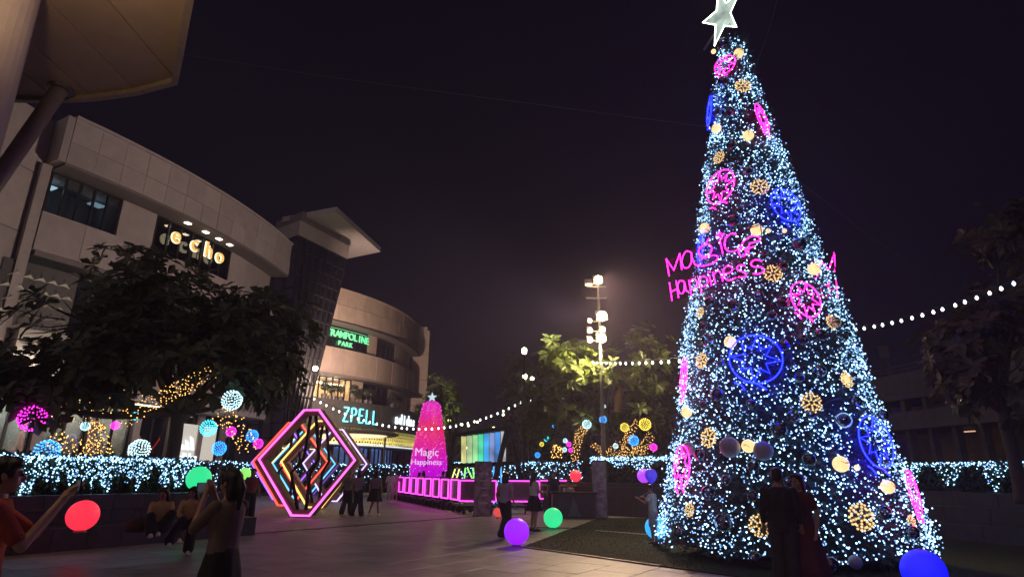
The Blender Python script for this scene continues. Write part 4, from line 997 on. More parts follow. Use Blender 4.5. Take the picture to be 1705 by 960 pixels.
# --- neon lettering, three panels round the tree
ST1 = [[(180, 445), (163, 285)], [(163, 285), (225, 395), (290, 245)], [(290, 245), (297, 395)],
  [(388, 245), (345, 232), (306, 300), (312, 368), (350, 378), (384, 330), (390, 245), (398, 320), (430, 365), (500, 368), (575, 340), (600, 300), (560, 285), (490, 302), (478, 298)],
  [(510, 188), (465, 210), (455, 260), (490, 290), (540, 270), (560, 220), (532, 186), (510, 188)], [(515, 186), (528, 160), (545, 138)],
  [(626, 160), (640, 280)], [(630, 92), (640, 112), (668, 112), (646, 126), (640, 150), (625, 130), (600, 122), (622, 112), (630, 92)],
  [(752, 128), (720, 115), (675, 150), (658, 205), (676, 255), (720, 265), (765, 240), (800, 190), (850, 158), (900, 164), (910, 195), (885, 200)],
  [(780, 240), (755, 268), (765, 303), (795, 305), (806, 270), (780, 240)], [(880, 205), (842, 212), (826, 250), (820, 302)], [(808, 258), (868, 238)],
  [(178, 505), (190, 670)], [(240, 490), (250, 645)], [(185, 590), (245, 565)], [(312, 502), (272, 492), (250, 540), (264, 602), (298, 592), (313, 510), (320, 578), (334, 586)],
  [(350, 490), (362, 622)], [(352, 512), (385, 480), (415, 500), (410, 550), (362, 575)], [(435, 468), (447, 600)], [(437, 490), (470, 458), (500, 480), (495, 530), (449, 552)],
  [(520, 452), (530, 540)], [(513, 428), (519, 424)], [(550, 425), (562, 525)], [(553, 455), (585, 420), (610, 442), (620, 505)],
  [(642, 448), (690, 430), (696, 395), (660, 384), (630, 420), (640, 480), (670, 500), (716, 480)], [(792, 388), (752, 380), (730, 408), (760, 430), (790, 448), (780, 476), (735, 476)],
  [(906, 358), (862, 345), (830, 374), (852, 400), (900, 406), (912, 432), (880, 456), (840, 452)]]
STRAIGHT = {0, 1, 2, 6, 7, 11, 12, 13, 14, 16, 18, 20, 21, 22}
L0 = D(1113.5, 501.5, 13.1); R0_ = G(1272, 450.6, L0.z)
wv = R0_-L0; kx = wv.length/752; kz = .00262
s_me = []
neo = MB(); back_ = MB()
for i, st in enumerate(ST1):
    pts = [((x-160)*kx-wv.length/2, (670-(y+.323*(x-180)))*kz, 0) for x, y in st]
    if i not in STRAIGHT: pts = smooth_path(pts, 5)
    neo.tube(pts, .0100, 6)
for v in (.02, .40, .66, .98): back_.tube([(-wv.length/2-.05, v, -.05), (wv.length/2+.05, v, -.05)], .012, 4)
for u in (-.5, -.17, .17, .5): back_.tube([(u*wv.length, -.02, -.06), (u*wv.length, 1.05, -.06)], .012, 4)
back_.tube([(.5, .5, -.05), (.5, .5, -.8)], .02, 4); back_.tube([(.0, .5, -.05), (.0, .5, -.8)], .02, 4)
me1 = neo.mesh('lettering', E_NP, True); me2 = back_.mesh('rod_frame', M_BLACK)
ns = Vector((wv.y, -wv.x, 0)).normalized(); cs = (L0+R0_)/2
for k, lab in ((0, 'pink neon Magic of Happiness lettering on the left face of the light tree'), (1, 'pink neon lettering panel seen edge-on past the right flank of the tree'), (2, 'pink neon lettering panel on the back of the light tree')):
    if k == 2: continue
    t_ = thing('neon_sign', lab, 'neon sign')
    if k == 0: place(t_, cs, ns)
    else:
        q = D(1386, 508, TC.y+.1); q.z = G(1386, 508, 0).z; q = D(1387, 512, 13.6)
        dirx = (Vector((TC.x, TC.y, 0))-Vector((q.x, q.y, 0))).normalized(); nn = Vector((.80, -.6, 0)); nn = Vector((.955, -.30, 0)).normalized()
        nn = Vector((.92, .30, 0)).normalized(); xx = Vector((-nn.y, nn.x, 0)); q = D(1402, 500, 12.55)
        place(t_, Vector((q.x, q.y, cs.z))+xx*wv.length/2, nn)
    link('lettering', me1, t_); link('rod_frame', me2, t_)
ORN = []      # ornaments that only their place on the tree tells apart: (object, kind word, position)
# --- clear baubles, warm globes, gold snowflakes, unlit globes
M_BAUB = glassy('clear plastic bauble', (.42, .40, .50), 1.55, .05, .06)
baub = MB().ball((0, 0, 0), 1, 3).mesh('shell', M_BAUB, True); capm = MB().lathe([(.16, .95), (.16, 1.1), (.05, 1.14)], 10).mesh('cap', M_GREY)
hookm = MB().tube([(0, 0, 1.1), (0, 0, 1.6), (0, 0, 2.0)], .03, 4).mesh('hook', M_GREY)
core_m = MB().lathe([(.5, -.1), (.56, .02), (.3, .1), (.05, .12)], 10).mesh('foil_disc', mat('pink foil', (.45, .12, .28), .25, .3, 3, metal=.8))
for px, py, rp in ((1203, 73, 9), (1205, 136, 9), (1213, 188, 10), (1193, 188, 7), (1218, 242, 8), (1245, 286, 7), (1222, 369, 11), (1274, 421, 6), (1303, 442, 9), (1330, 408, 11), (1183, 503, 9), (1222, 508, 10), (1264, 492, 8), (1303, 504, 11), (1285, 525, 8), (1170, 543, 7), (1180, 566, 11), (1201, 604, 7), (1196, 657, 11), (1173, 674, 7), (1251, 672, 8),
    (1331, 628, 8), (1364, 617, 10), (1365, 558, 10), (1335, 566, 9), (1304, 575, 10), (1320, 693, 10), (1405, 699, 12), (1297, 716, 13), (1347, 765, 11), (1255, 777, 10), (1181, 820, 12), (1254, 826, 9), (1210, 799, 8), (1205, 869, 14), (1313, 803, 9), (1472, 853, 11), (1519, 885, 10), (1166, 757, 10), (1257, 927, 10), (1382, 940, 14), (1425, 668, 9), (1390, 536, 9), (1130, 885, 8), (1350, 690, 7), (1470, 690, 8)):
    p, n = tree_hit(px, py, .17); rad = 1.08*rp/FOCAL*(p-Vector((0, 0, CAM_H))).dot(_f)
    t_ = thing('clear_bauble', 'clear shiny round bauble hanging among the white lights of the tree', 'bauble', p, group='clear baubles on the big light tree'); t_.scale = (rad,)*3; t_.rotation_euler.z = random.uniform(0, 6)
    ORN.append((t_, 'clear round bauble', p)); link('shell', baub, t_); link('cap', capm, t_); link('hook', hookm, t_); link('foil_disc', core_m, t_)
E_GLOBE = emis('warm globe lamp', (1.0, .70, .30), 1.25, flick=.15, scale=2.0)
glb = MB().ball((0, 0, 0), 1, 3).mesh('globe', E_GLOBE, True)
clasp = MB().tube([(-.5, -.2, .92), (.0, .0, 1.02), (.35, .45, .90)], .04, 4).mesh('clasp', M_BLACK)
for px, py, rp in ((1230, 89, 8), (1193, 214, 8), (1246, 226, 9), (1173, 380, 9), (1260, 383, 10), (1355, 448, 10), (1216, 569, 10), (1143, 686, 9), (1246, 742, 11), (1400, 772, 13), (1478, 810, 11), (1188, 86, 4), (1279, 384, 4), (1306, 384, 4), (1427, 778, 5), (1408, 631, 7)):
    p, n = tree_hit(px, py, .10); rad = rp/FOCAL*(p-Vector((0, 0, CAM_H))).dot(_f)
    t_ = thing('globe_lamp', 'warm glowing %s globe lamp fixed on the big light tree' % ('small' if rp < 7 else 'round'), 'globe lamp', group='%swarm globe lamps on the big light tree' % ('small ' if rp < 7 else '')); place(t_, p, n, random.uniform(0, 6)); t_.scale = (rad,)*3
    ORN.append((t_, 'small warm globe lamp' if rp < 7 else 'warm globe lamp', p)); link('globe', glb, t_); link('clasp', clasp, t_); link('hook', hookm, t_)
grey = MB().ball((0, 0, 0), 1, 3).mesh('globe', mat('frosted grey globe', (.42, .40, .50), .5, .06, 2), True)
for px, py, rp in ((1215, 744, 17), (1271, 750, 16), (1147, 746, 11), (1424, 935, 11)):
    p, n = tree_hit(px, py, .16); rad = rp/FOCAL*(p-Vector((0, 0, CAM_H))).dot(_f)
    t_ = thing('frosted_globe', 'plain unlit grey globe hanging on the big light tree', 'globe', p, group='unlit grey globes on the big light tree'); t_.scale = (rad,)*3
    ORN.append((t_, 'unlit grey globe', p)); link('globe', grey, t_); link('hook', hookm, t_); link('cap', capm, t_)
E_GOLD = emis('golden snowflake light', (1.0, .68, .27), 1.2, flick=.35, scale=5)
sf = MB(); sb = MB()
for k in range(6):
    a = pi/6+k*pi/3; d = Vector((cos(a), sin(a), 0)); e = Vector((-sin(a), cos(a), 0))
    sf.tube([d*.12, d*.95], .06, 5)
    for q, w in ((.45, .32), (.72, .26)):
        for s in (-1, 1): sf.tube([d*q, d*(q+w*.75)+e*s*w], .05, 5); sb.ball(d*(q+w*.75)+e*s*w, .105, 1)
    for q in (.28, .5, .72, .95): sb.ball(d*q+Vector((0, 0, .05)), .105, 1)
    sf.tube([d*.25, Vector((cos(a+pi/3), sin(a+pi/3), 0))*.25], .04, 4)
sfm = sf.mesh('flake', mat('gold snowflake frame', (.55, .36, .10), .35, .2, 8, metal=.6)); sbm = sb.mesh('flake_bulbs', E_GOLD)
for px, py, rp in ((1237, 143, 13), (1197, 262, 11), (1265, 311, 15), (1287, 455, 15), (1351, 670, 17), (1180, 728, 16), (1265, 874, 18), (1434, 860, 22), (1168, 600, 13), (1385, 536, 12), (1410, 632, 13), (1148, 848, 11), (1518, 868, 11), (1166, 520, 9)):
    p, n = tree_hit(px, py, .12); rad = rp/FOCAL*(p-Vector((0, 0, CAM_H))).dot(_f)
    t_ = thing('snowflake_ornament', 'golden six-armed snowflake of small bulbs on the light tree', 'snowflake', group='golden snowflakes on the big light tree'); place(t_, p, n, random.uniform(-.3, .3)); t_.scale = (rad,)*3
    ORN.append((t_, 'golden bulb snowflake', p)); link('flake', sfm, t_); link('flake_bulbs', sbm, t_)
ORD = ('nearest to', 'second nearest to', 'third nearest to', 'fourth nearest to', 'fifth nearest to', 'sixth nearest to', 'seventh nearest to', 'eighth nearest to', 'ninth nearest to', 'tenth nearest to', 'eleventh nearest to', 'twelfth nearest to')
used_ = set()
for o_, kind_, p_ in ORN:
    best = None
    for mp, ms_ in MEDP:
        rk = sorted((q-mp).length for _, k2, q in ORN if k2 == kind_).index((p_-mp).length)
        if (kind_, ms_, rk) in used_: continue
        if best is None or (rk, (p_-mp).length) < best[:2]: best = (rk, (p_-mp).length, ms_)
    used_.add((kind_, best[2], best[0])); o_['label'] = '%s %s the %s' % (kind_, ORD[min(best[0], 11)], best[2])
# --- fairy lights: hung on cables that wander round the cone, parted by the ornaments
led = MB(); keep_ = [(p_-TC, o_.scale[0]*.98) for o_, k_, p_ in ORN]
for k in range(21000):
    z, a = surf(rt, .30)
    z += .09*sin(a*9+z*2.1)
    if noise.noise(Vector((cos(a)*TR_(z)*1.3, sin(a)*TR_(z)*1.3, z*1.3))) < -.24 and rt.random() < .75: continue
    R0 = TR_(z)+rt.gauss(.03, .07); q = Vector((cos(a)*R0, sin(a)*R0, z))
    if any((q-c_).length < r_ for c_, r_ in keep_): continue
    big = rt.random() < .45; led.cur = 0 if big else 1
    led.ball(q, (.0150 if big else .0128)*rt.uniform(.6, 1.3), 1)
tag(led.build('fairy_lights', [M_LEDW, M_LEDD], ct), kind='stuff')
# --- star on top
pS = D(1203, 26, 12.85); stt = thing('tree_star', 'glowing pale green five-pointed star on top of the light tree', 'star')
n0 = (Vector((0, 0, CAM_H))-pS).normalized(); x0 = Vector((0, 0, 1)).cross(n0).normalized(); y0 = n0.cross(x0)
ax_ = y0*cos(radians(22))+x0*sin(radians(22)); bx_ = x0*cos(radians(22))-y0*sin(radians(22)); sn = n0*cos(radians(52))+bx_*sin(radians(52)); sx_ = ax_.cross(sn).normalized()
stt.matrix_world = Matrix(((sx_.x, ax_.x, sn.x, pS.x), (sx_.y, ax_.y, sn.y, pS.y), (sx_.z, ax_.z, sn.z, pS.z), (0, 0, 0, 1)))
SR = .74; star_pts = [Vector((cos(-pi/2+i*pi/5), sin(-pi/2+i*pi/5), 0))*(SR if i % 2 == 0 else SR*.40) for i in range(10)]
sm_ = MB(); sm_.add(star_pts+[Vector((0, 0, .13)), Vector((0, 0, -.13))], [[i, (i+1) % 10, 10] for i in range(10)]+[[(i+1) % 10, i, 11] for i in range(10)])
sm_.build('star_body', emis('star skin', (.70, .88, .76), .6, flick=.6, scale=2.5), stt)
MB().tube(star_pts, .018, 5, True).build('star_edge', emis('star edge tube', (.85, 1.0, .78), 7.0), stt)
MB().tube([(0, -.2, 0), (.05, -.9, -.35)], .03, 6).build('star_rod', M_GREY, stt)

# =================================================================== DIAMOND LIGHT FRAMES
E_FR = {'pink': (2.6, .30, 1.7), 'red': (2.6, .16, .10), 'yellow': (2.2, 1.35, .30), 'cyan': (.20, 1.1, 2.0), 'purple': (.70, .22, 2.6), 'white': (1.3, 1.0, 2.2)}
M_WOOD = mat('brown painted timber', (.30, .19, .14), .5, .25, 5, .2, 30)
def hexpts(k=1.0, w=1.84, h0=.06, h1=3.72, flat=.29):
    zc = (h0+h1)/2+.06; P = [(-flat*1.15, h0), (flat*1.15, h0), (w, zc), (flat, h1), (-flat, h1), (-w, zc)]
    return [Vector((x*k, 0, zc+(z-zc)*k)) for x, z in P]
o6 = hexpts(1); i6 = hexpts(.89); DEP = .42; dv = Vector((0, DEP, 0))
fm = MB(); vs_ = o6+i6+[p+dv for p in o6]+[p+dv for p in i6]; fs_ = []
for k in range(6):
    j = (k+1) % 6; fs_ += [[k, j, 6+j, 6+k], [12+j, 12+k, 18+k, 18+j], [j, k, 12+k, 12+j], [6+k, 6+j, 18+j, 18+k]]
fm.add(vs_, fs_); frame_me = fm.mesh('timber_frame', M_WOOD)
bk = MB()
for s, off in ((-1, -.12), (1, .12)):
    bk.tube([Vector((off*.8, DEP*.4, 3.5)), Vector((off*2.4+.1, DEP*.4, 2.0)), Vector((off*3.0-.25, DEP*.4, 1.5)), Vector((off*1.2-.05, DEP*.4, .22))], .06, 6)
brace_me = bk.mesh('black_brace', M_BLACK)
for c, (px, py, y), rz, lab in (('pink', (500, 861, 22.3), -.14, 'pink edged diamond light frame standing at the front of the tunnel'), ('red', (474, 846, 28.5), -.15, 'red edged diamond light frame behind the pink one'),
    ('yellow', (523, 849, 27.3), -.2, 'yellow edged diamond light frame behind the pink one'), ('purple', (464, 834, 34), -.1, 'violet edged diamond light frame behind the red one'),
    ('white', (551, 838, 33), -.2, 'lilac white edged diamond light frame behind the yellow one'), ('cyan', (499, 836, 35), -.1, 'cyan edged diamond light frame behind the yellow and red ones'),
    ('yellow', (492, 836, 38), -.1, 'yellow edged diamond light frame deep inside the tunnel'), ('red', (505, 836, 40.3), -.1, 'red edged diamond light frame deep inside the tunnel'), ('purple', (512, 836, 42.3), -.1, 'violet edged diamond light frame at the far end of the tunnel')):
    q = D(px, py, y); t_ = thing('diamond_frame', lab, 'light frame', (q.x, y, 0), rz, 'hexagonal diamond light frames')
    link('timber_frame', frame_me, t_)
    if y < 29: link('black_brace', brace_me, t_)
    em = emis('%s frame led' % c, E_FR[c], 1.0)
    MB().tube([p*1.0+Vector((0, -.02, 0)) for p in hexpts(.985)], .042, 6, True).build('led_edge', em, t_)

# =================================================================== NEON CARTS
E_CART = emis('cart magenta neon', (2.4, .14, 1.7), 1.0)
M_ACR = mat('smoky purple acrylic', (.16, .10, .15), .25, .15, 4)
CW, CH, CZ = 1.06, .78, .50
def cart_parts(w):
    nb = MB(); q = [(-w/2, -.05, CZ), (w/2, -.05, CZ), (w/2, -.05, CZ+CH), (-w/2, -.05, CZ+CH)]
    for i in range(4): nb.bar(q[i], q[(i+1) % 4], .05)
    pn = MB().box((0, 0, CZ+CH/2), (w-.02, .04, CH-.02)); bs = MB().box((0, .3, .30), (w, .6, .08)); bs.bar((-w/2, .3, .34), (-w/2, 0, CZ), .05); bs.bar((w/2, .3, .34), (w/2, 0, CZ), .05); bs.bar((-w/2, 0, CZ), (-w/2, 0, CZ+CH+.05), .05); bs.bar((w/2, 0, CZ), (w/2, 0, CZ+CH+.05), .05); bs.bar((-w/2, 0, CZ+CH+.05), (w/2, 0, CZ+CH+.05), .06)
    wh = MB().lathe([(.05, -.04), (.14, -.035), (.145, 0), (.14, .035), (.05, .04)], 14)
    return nb.mesh('neon_border', E_CART), pn.mesh('panel', M_ACR), bs.mesh('chassis', M_BLACK), wh.mesh('wheel', M_BLACK)
cp_n = cart_parts(CW); cp_w = cart_parts(1.45)
def cart(p, rz, parts, w, label):
    t_ = thing('neon_cart', label, 'cart', p, rz, 'pink neon carts queued as a barrier')
    for nm, me in zip(('neon_border', 'panel', 'chassis'), parts[:3]): link(nm, me, t_)
    for sx in (-1, 1):
        for sy in (.05, .55): o = link('wheel', parts[3], t_, (sx*w*.38, sy, .145)); o.rotation_euler = (0, pi/2, 0)
fa, fb = G(654, 831), G(766, 853.5)
fd = (fb-fa); nC = 9
for k in range(nC):
    p = fa+fd*((k+.5)/nC); cart((p.x, p.y, 0), atan2(fd.y, fd.x), cp_n, CW, 'pink neon edged cart, %s in the row counted from the tall banner' % ('ninth', 'eighth', 'seventh', 'sixth', 'fifth', 'fourth', 'third', 'second', 'first')[k])
for px, y, w, lab in ((795, 25.3, 1.45, 'wide pink neon edged cart behind the tall standing banner'), (868, 25.6, 1.45, 'wide pink neon edged cart behind the two girls'), ):
    q = D(px, 850, y); cart((q.x, y, 0), 0, cp_w, 1.45, lab)
for px, y, w_ in ((893, 28.5, 'behind the girl with the phone'), (925, 29.0, 'behind the person at the counter')):
    q = D(px, 840, y); cart((q.x, y, 0), .1, cp_n, CW, 'pink neon edged cart standing farther back '+w_)

# =================================================================== MAGENTA LIGHT TREE
YT = 36.0; pt = D(713, 790, YT); tz = D(719, 668, YT).z; KT = YT/31.5
lt = thing('magenta_light_tree', 'magenta and red glowing cone tree with white lettering', 'light tree', (pt.x, YT, 0))
def rampmat():
    m, nt, b = _nt('led mesh skin'); N = nt.nodes; L = nt.links
    tc = N.new('ShaderNodeTexCoord'); sx = N.new('ShaderNodeSeparateXYZ'); L.new(tc.outputs['Object'], sx.inputs[0])
    nz = N.new('ShaderNodeTexNoise'); nz.inputs['Scale'].default_value = 1.4; L.new(tc.outputs['Object'], nz.inputs[0])
    ma = N.new('ShaderNodeMath'); ma.operation = 'MULTIPLY_ADD'; ma.inputs[1].default_value = 1.0; L.new(nz.outputs['Fac'], ma.inputs[0]); L.new(sx.outputs['Z'], ma.inputs[2])
    mr = N.new('ShaderNodeMapRange'); mr.inputs['From Min'].default_value = .5; mr.inputs['From Max'].default_value = tz+.5; L.new(ma.outputs[0], mr.inputs['Value'])
    rp = N.new('ShaderNodeValToRGB'); e = rp.color_ramp.elements; e[0].position = .1; e[0].color = (.42, .0, .85, 1); e[1].position = 1; e[1].color = (.85, .02, .62, 1)
    for pos, c in ((.34, (.75, .0, .75, 1)), (.55, (.92, .01, .34, 1)), (.74, (.95, .02, .12, 1)), (.86, (.92, .01, .42, 1))):
        q = e.new(pos); q.color = c
    L.new(mr.outputs[0], rp.inputs[0]); L.new(rp.outputs[0], b.inputs['Emission Color'])
    vo = N.new('ShaderNodeTexVoronoi'); vo.inputs['Scale'].default_value = 14; L.new(tc.outputs['Object'], vo.inputs['Vector'])
    m3 = N.new('ShaderNodeMapRange'); m3.inputs['From Min'].default_value = .1; m3.inputs['From Max'].default_value = .6; m3.inputs['To Min'].default_value = 1.2; m3.inputs['To Max'].default_value = .7
    L.new(vo.outputs['Distance'], m3.inputs['Value']); L.new(m3.outputs[0], b.inputs['Emission Strength']); b.inputs['Base Color'].default_value = (.1, .02, .08, 1); return m
prof = [(.76, .40), (.94, 1.0), (1.07, 1.7), (1.05, 2.2), (.91, 3.1), (.72, 4.2), (.52, 5.4), (.38, tz-.05), (.30, tz)]
MB().lathe(prof, 28).build('glowing_body', rampmat(), lt)
MB().lathe([(.95, 0), (.95, .40), (.6, .44)], 24).build('plinth', mat('violet plinth', (.10, .04, .16), .4), lt)
bu = MB(); r_ = random.Random(9)
for k in range(170):
    z = r_.uniform(.5, tz); R_ = 0
    for i in range(len(prof)-1):
        if prof[i][1] <= z <= prof[i+1][1]: R_ = prof[i][0]+(prof[i+1][0]-prof[i][0])*(z-prof[i][1])/(prof[i+1][1]-prof[i][1])
    a = r_.uniform(pi, 2*pi)+r_.uniform(-.4, .4); bu.ball((cos(a)*(R_+.02), sin(a)*(R_+.02), z), r_.uniform(.014, .026), 1)
tag(bu.build('sparkle_lights', emis('pink white sparkle', (1.5, .45, 1.3), 1.0, 'NONE'), lt), kind='stuff')
E_MT = emis('pale lettering', (.85, .62, 1.0), 1.0)
for s_, z, sz in (('Magic', 2.45, .60), ('Happiness', 1.98, .42)):
    o = link('lettering', text_mesh('lettering', s_, sz, E_MT, .03, .0), lt); o.location = (.0, -1.10, z); o.rotation_euler = (pi/2, 0, 0)
MB().box((0, -1.05, 2.35), (.06, .08, 1.0)).build('lettering_post', M_BLACK, lt)
sp5 = [Vector((cos(pi/2+i*pi/5), 0, sin(pi/2+i*pi/5)))*(.30 if i % 2 == 0 else .13) for i in range(10)]
MB().add([p+Vector((0, 0, tz+.25)) for p in sp5]+[Vector((0, -.08, tz+.25)), Vector((0, .08, tz+.25))], [[i, (i+1) % 10, 10] for i in range(10)]+[[(i+1) % 10, i, 11] for i in range(10)]).build('star', emis('pale tree star', (.55, .8, .9), .9), lt)
# little white lit tree beside it
t_ = thing('small_light_cone', 'small white wire light cone at the foot of the magenta tree', 'light cone', (D(686, 790, 36).x, 36, 0))
bu = MB(); wi = MB()
for k in range(8): a = k*pi/4; wi.tube([(cos(a)*.35, sin(a)*.35, 0), (0, 0, 2.3)], .012, 4)
for k in range(90): z = r_.uniform(.05, 2.25); a = r_.random()*6.3; R_ = .35*(1-z/2.3); bu.ball((cos(a)*R_, sin(a)*R_, z), .03, 1)
wi.build('wire_frame', M_GREY, t_); tag(bu.build('bulbs', emis('violet white bulb', (1.0, .8, 1.8), 1.2, 'NONE'), t_), kind='stuff')

# =================================================================== COLOURED PANEL SWING FRAME
sw = thing('panel_frame', 'black A-frame carrying a row of colour changing glowing panels', 'installation')
YS = 28.5
def S(px, py, dy=0): return D(px, py, YS+dy)
f_ = MB()
for a, b in (((757, 724, 0), (846, 711, .0)), ((757, 724, 0), (738, 850, -.3)), ((846, 709, 0), (812, 850, -1.2)), ((846, 709, 0), (880, 850, .8)), ((748, 775, 0), (868, 770, 0)), ((757, 724, .3), (744, 845, .6))):
    A, B = S(*a), S(*b); 
    if B.z < .3: B = A+(B-A)*((A.z-.0)/(A.z-B.z))
    elif b[1] > 840: B = A+(B-A)*(A.z/(A.z-B.z))
    f_.bar(A, B, .17)
f_.build('a_frame', M_BLACK, sw)
pc = [(.95, .95, .35), (.55, .85, .45), (.35, .85, .35), (.05, .75, .40), (.03, .45, .95), (.25, .35, .75), (.05, .35, .95), (.55, .55, .60)]
for k in range(8):
    x0, x1 = 768+k*9.4, 768+(k+1)*9.4-1.0; y0, y1 = 726-k*1.2, 771-k*.5
    q = [S(x0, y1), S(x1, y1), S(x1, y0), S(x0, y0)]
    MB().hexa(q, [p+Vector((0, .12, 0)) for p in q]).build('light_panel', emis('panel colour', pc[k], .7) if False else emis('panel light %s' % ('lemon', 'lime', 'green', 'mint', 'azure', 'slate', 'blue', 'silver')[k], pc[k], .75, flick=.6, scale=1.1), sw)
for k in range(9): p = S(768+k*9.4, 772); MB().box(p, (.12, .2, .12)).build('panel_foot', M_BLACK, sw)
tb_ = {'y': (1.5, 1.35, .25), 'g': (.45, 1.5, .35), 'b': (.08, .65, 2.0)}
for a, b, c in (((758, 780), (742, 828), 'y'), ((765, 780), (750, 828), 'y'), ((778, 778), (788, 800), 'g'), ((788, 778), (790, 828), 'g'), ((775, 778), (770, 828), 'g'), ((822, 776), (822, 838), 'b'), ((828, 776), (828, 838), 'b'), ((834, 776), (835, 832), 'b'), ((818, 800), (818, 835), 'b')):
    MB().tube([S(*a, -.2), S(*b, -.2)], .035, 6).build('hanging_tube', emis('hanging tube %s' % c, tb_[c], 1.0), sw)

# =================================================================== GLOWING BALLS
BC = {'purple': (.36, .004, 1.3), 'green': (.02, .85, .30), 'red': (1.15, .03, .07), 'blue': (.004, .006, 1.3), 'violet': (.55, .06, 1.0), 'lime': (.30, .95, .15), 'sky': (.02, .5, 1.2), 'coral': (.75, .06, .05)}
ball_u = {}
def glow_ball(c, pos, r_, label, stand=True):
    t_ = thing('glow_ball', label, 'light ball', pos)
    m = MB().ball((0, 0, r_+.03), r_, 4); m.build('sphere', emis('%s glow ball skin' % c, BC[c], 1.0, flick=.07, scale=1.5), t_, smooth=True)
    MB().lathe([(r_*.42, 0), (r_*.42, .02), (r_*.34, .05), (r_*.3, .06)], 20).build('base', M_GREY, t_)
    MB().lathe([(.03, 2*r_+.02), (.035, 2*r_+.035), (.01, 2*r_+.045)], 10).build('plug', M_GREY, t_)
    return t_
glow_ball('purple', G(860, 909), .285, 'glowing purple ball on the paving at the turf corner')
gb = glow_ball('green', G(921, 880), .285, 'glowing green ball at the edge of the dark turf')
MB().tube([(-.7, .05, .03), (-.3, .0, .035), (.3, .05, .03), (.75, -.05, .03)], .015, 5).build('power_cable', M_WIRE, gb)
glow_ball('blue', G(1545, 992), .29, 'glowing deep blue ball in front of the big light tree')
q = bA+bn*.42; u_ = 0
def on_bench(px, py, z):
    return G(px, py, z)
rbp = G(132, 886, .43); glow_ball('red', rbp, .27, 'glowing red ball resting on the granite seating step')
q = G(331, 817, 1.02); q = G(331, 797, 1.30); B_ = bA+bn*1.0; k_ = q.x/q.y; q = B_+bd*((k_*B_.y-B_.x)/(bd.x-k_*bd.y)); glow_ball('green', Vector((q.x, q.y, 1.02)), .30, 'glowing green ball on top of the granite planter wall')
q = D(408, 788, 24); t_ = glow_ball('lime', Vector((q.x, q.y, q.z-.25)), .22, 'yellow green ball on a short post beyond the planter')
MB().tube([(0, 0, 0), (0, 0, -(q.z-.25))], .04, 8).build('post', M_BLACK, t_)
q = D(960, 800, 25.2); glow_ball('red', Vector((q.x, 25.55, 1.24)), .235, 'glowing red ball on the dark planter wall by the counter')
q = D(1088, 800, 23.3); glow_ball('violet', Vector((q.x, 24.9, 1.24)), .27, 'glowing violet ball on the planter wall behind a blue balloon')
glow_ball('sky', G(1093, 899), .27, 'sky blue ball half hidden behind the child')
glow_ball('coral', G(829, 862), .17, 'small dim red ball on the ground beside the standing banner')

# =================================================================== BANNERS, COUNTER, BUILDING ON THE RIGHT
def printmat(name, c1, c2, sc):
    m, nt, b = _nt(name); N = nt.nodes; L = nt.links; tc = N.new('ShaderNodeTexCoord')
    v = N.new('ShaderNodeTexVoronoi'); v.inputs['Scale'].default_value = sc; L.new(tc.outputs['Object'], v.inputs['Vector'])
    n_ = N.new('ShaderNodeTexNoise'); n_.inputs['Scale'].default_value = sc*.7; L.new(tc.outputs['Object'], n_.inputs['Vector'])
    mx_ = N.new('ShaderNodeMath'); mx_.operation = 'MULTIPLY'; L.new(v.outputs['Distance'], mx_.inputs[0]); L.new(n_.outputs['Fac'], mx_.inputs[1])
    rp = N.new('ShaderNodeValToRGB'); rp.color_ramp.elements[0].position = .12; rp.color_ramp.elements[0].color = (*c1, 1); rp.color_ramp.elements[1].position = .5; rp.color_ramp.elements[1].color = (*c2, 1)
    L.new(mx_.outputs[0], rp.inputs[0]); L.new(rp.outputs[0], b.inputs['Base Color']); b.inputs['Roughness'].default_value = .4; return m
for px, y, w, h, lab, cc in ((803, 24.5, .62, 1.92, 'tall purple printed banner stand in front of the neon carts', ((.42, .30, .42), (.16, .08, .17))), (1000, 24.0, .48, 2.0, 'narrow pale printed banner stand at the turf corner by the counter', ((.55, .42, .46), (.30, .16, .24)))):
    q = D(px, 850, y); t_ = thing('banner_stand', lab, 'banner', (q.x, y, 0))
    MB().box((0, 0, h/2+.03), (w, .05, h)).build('printed_panel', printmat('print '+lab[:12], cc[0], cc[1], 5), t_)
    fr = MB(); fr.bar((-w/2-.015, 0, .03), (-w/2-.015, 0, h+.05), .035, .07); fr.bar((w/2+.015, 0, .03), (w/2+.015, 0, h+.05), .035, .07); fr.bar((-w/2-.03, 0, h+.055), (w/2+.03, 0, h+.055), .035, .07)
    fr.build('frame', M_GREY, t_); MB().box((0, 0, .015), (w+.1, .4, .03)).build('foot', M_GREY, t_)
    for k in range(5): MB().box((random.uniform(-.1, .1), -.028, h*(.25+.14*k)), (w*random.uniform(.25, .6), .004, .035)).build('text_line', mat('white print', (.6, .55, .58), .5), t_)
    MB().lathe([(.06, 0), (.06, .005)], 14).build('round_mark', mat('pale mark', (.62, .5, .55), .5), t_, (w*.25, -.03, h*.8)).rotation_euler = (pi/2, 0, 0)
q = D(952, 850, 23.6); ctr = thing('counter', 'dark service counter printed with pale triangles at the turf corner', 'counter', (q.x, 23.6, 0))
MB().box((.1, .4, .44), (1.6, .7, .88)).build('body', M_DARKCLAD, ctr); MB().box((.1, .38, .905), (1.72, .84, .05)).build('worktop', M_BLACK, ctr)
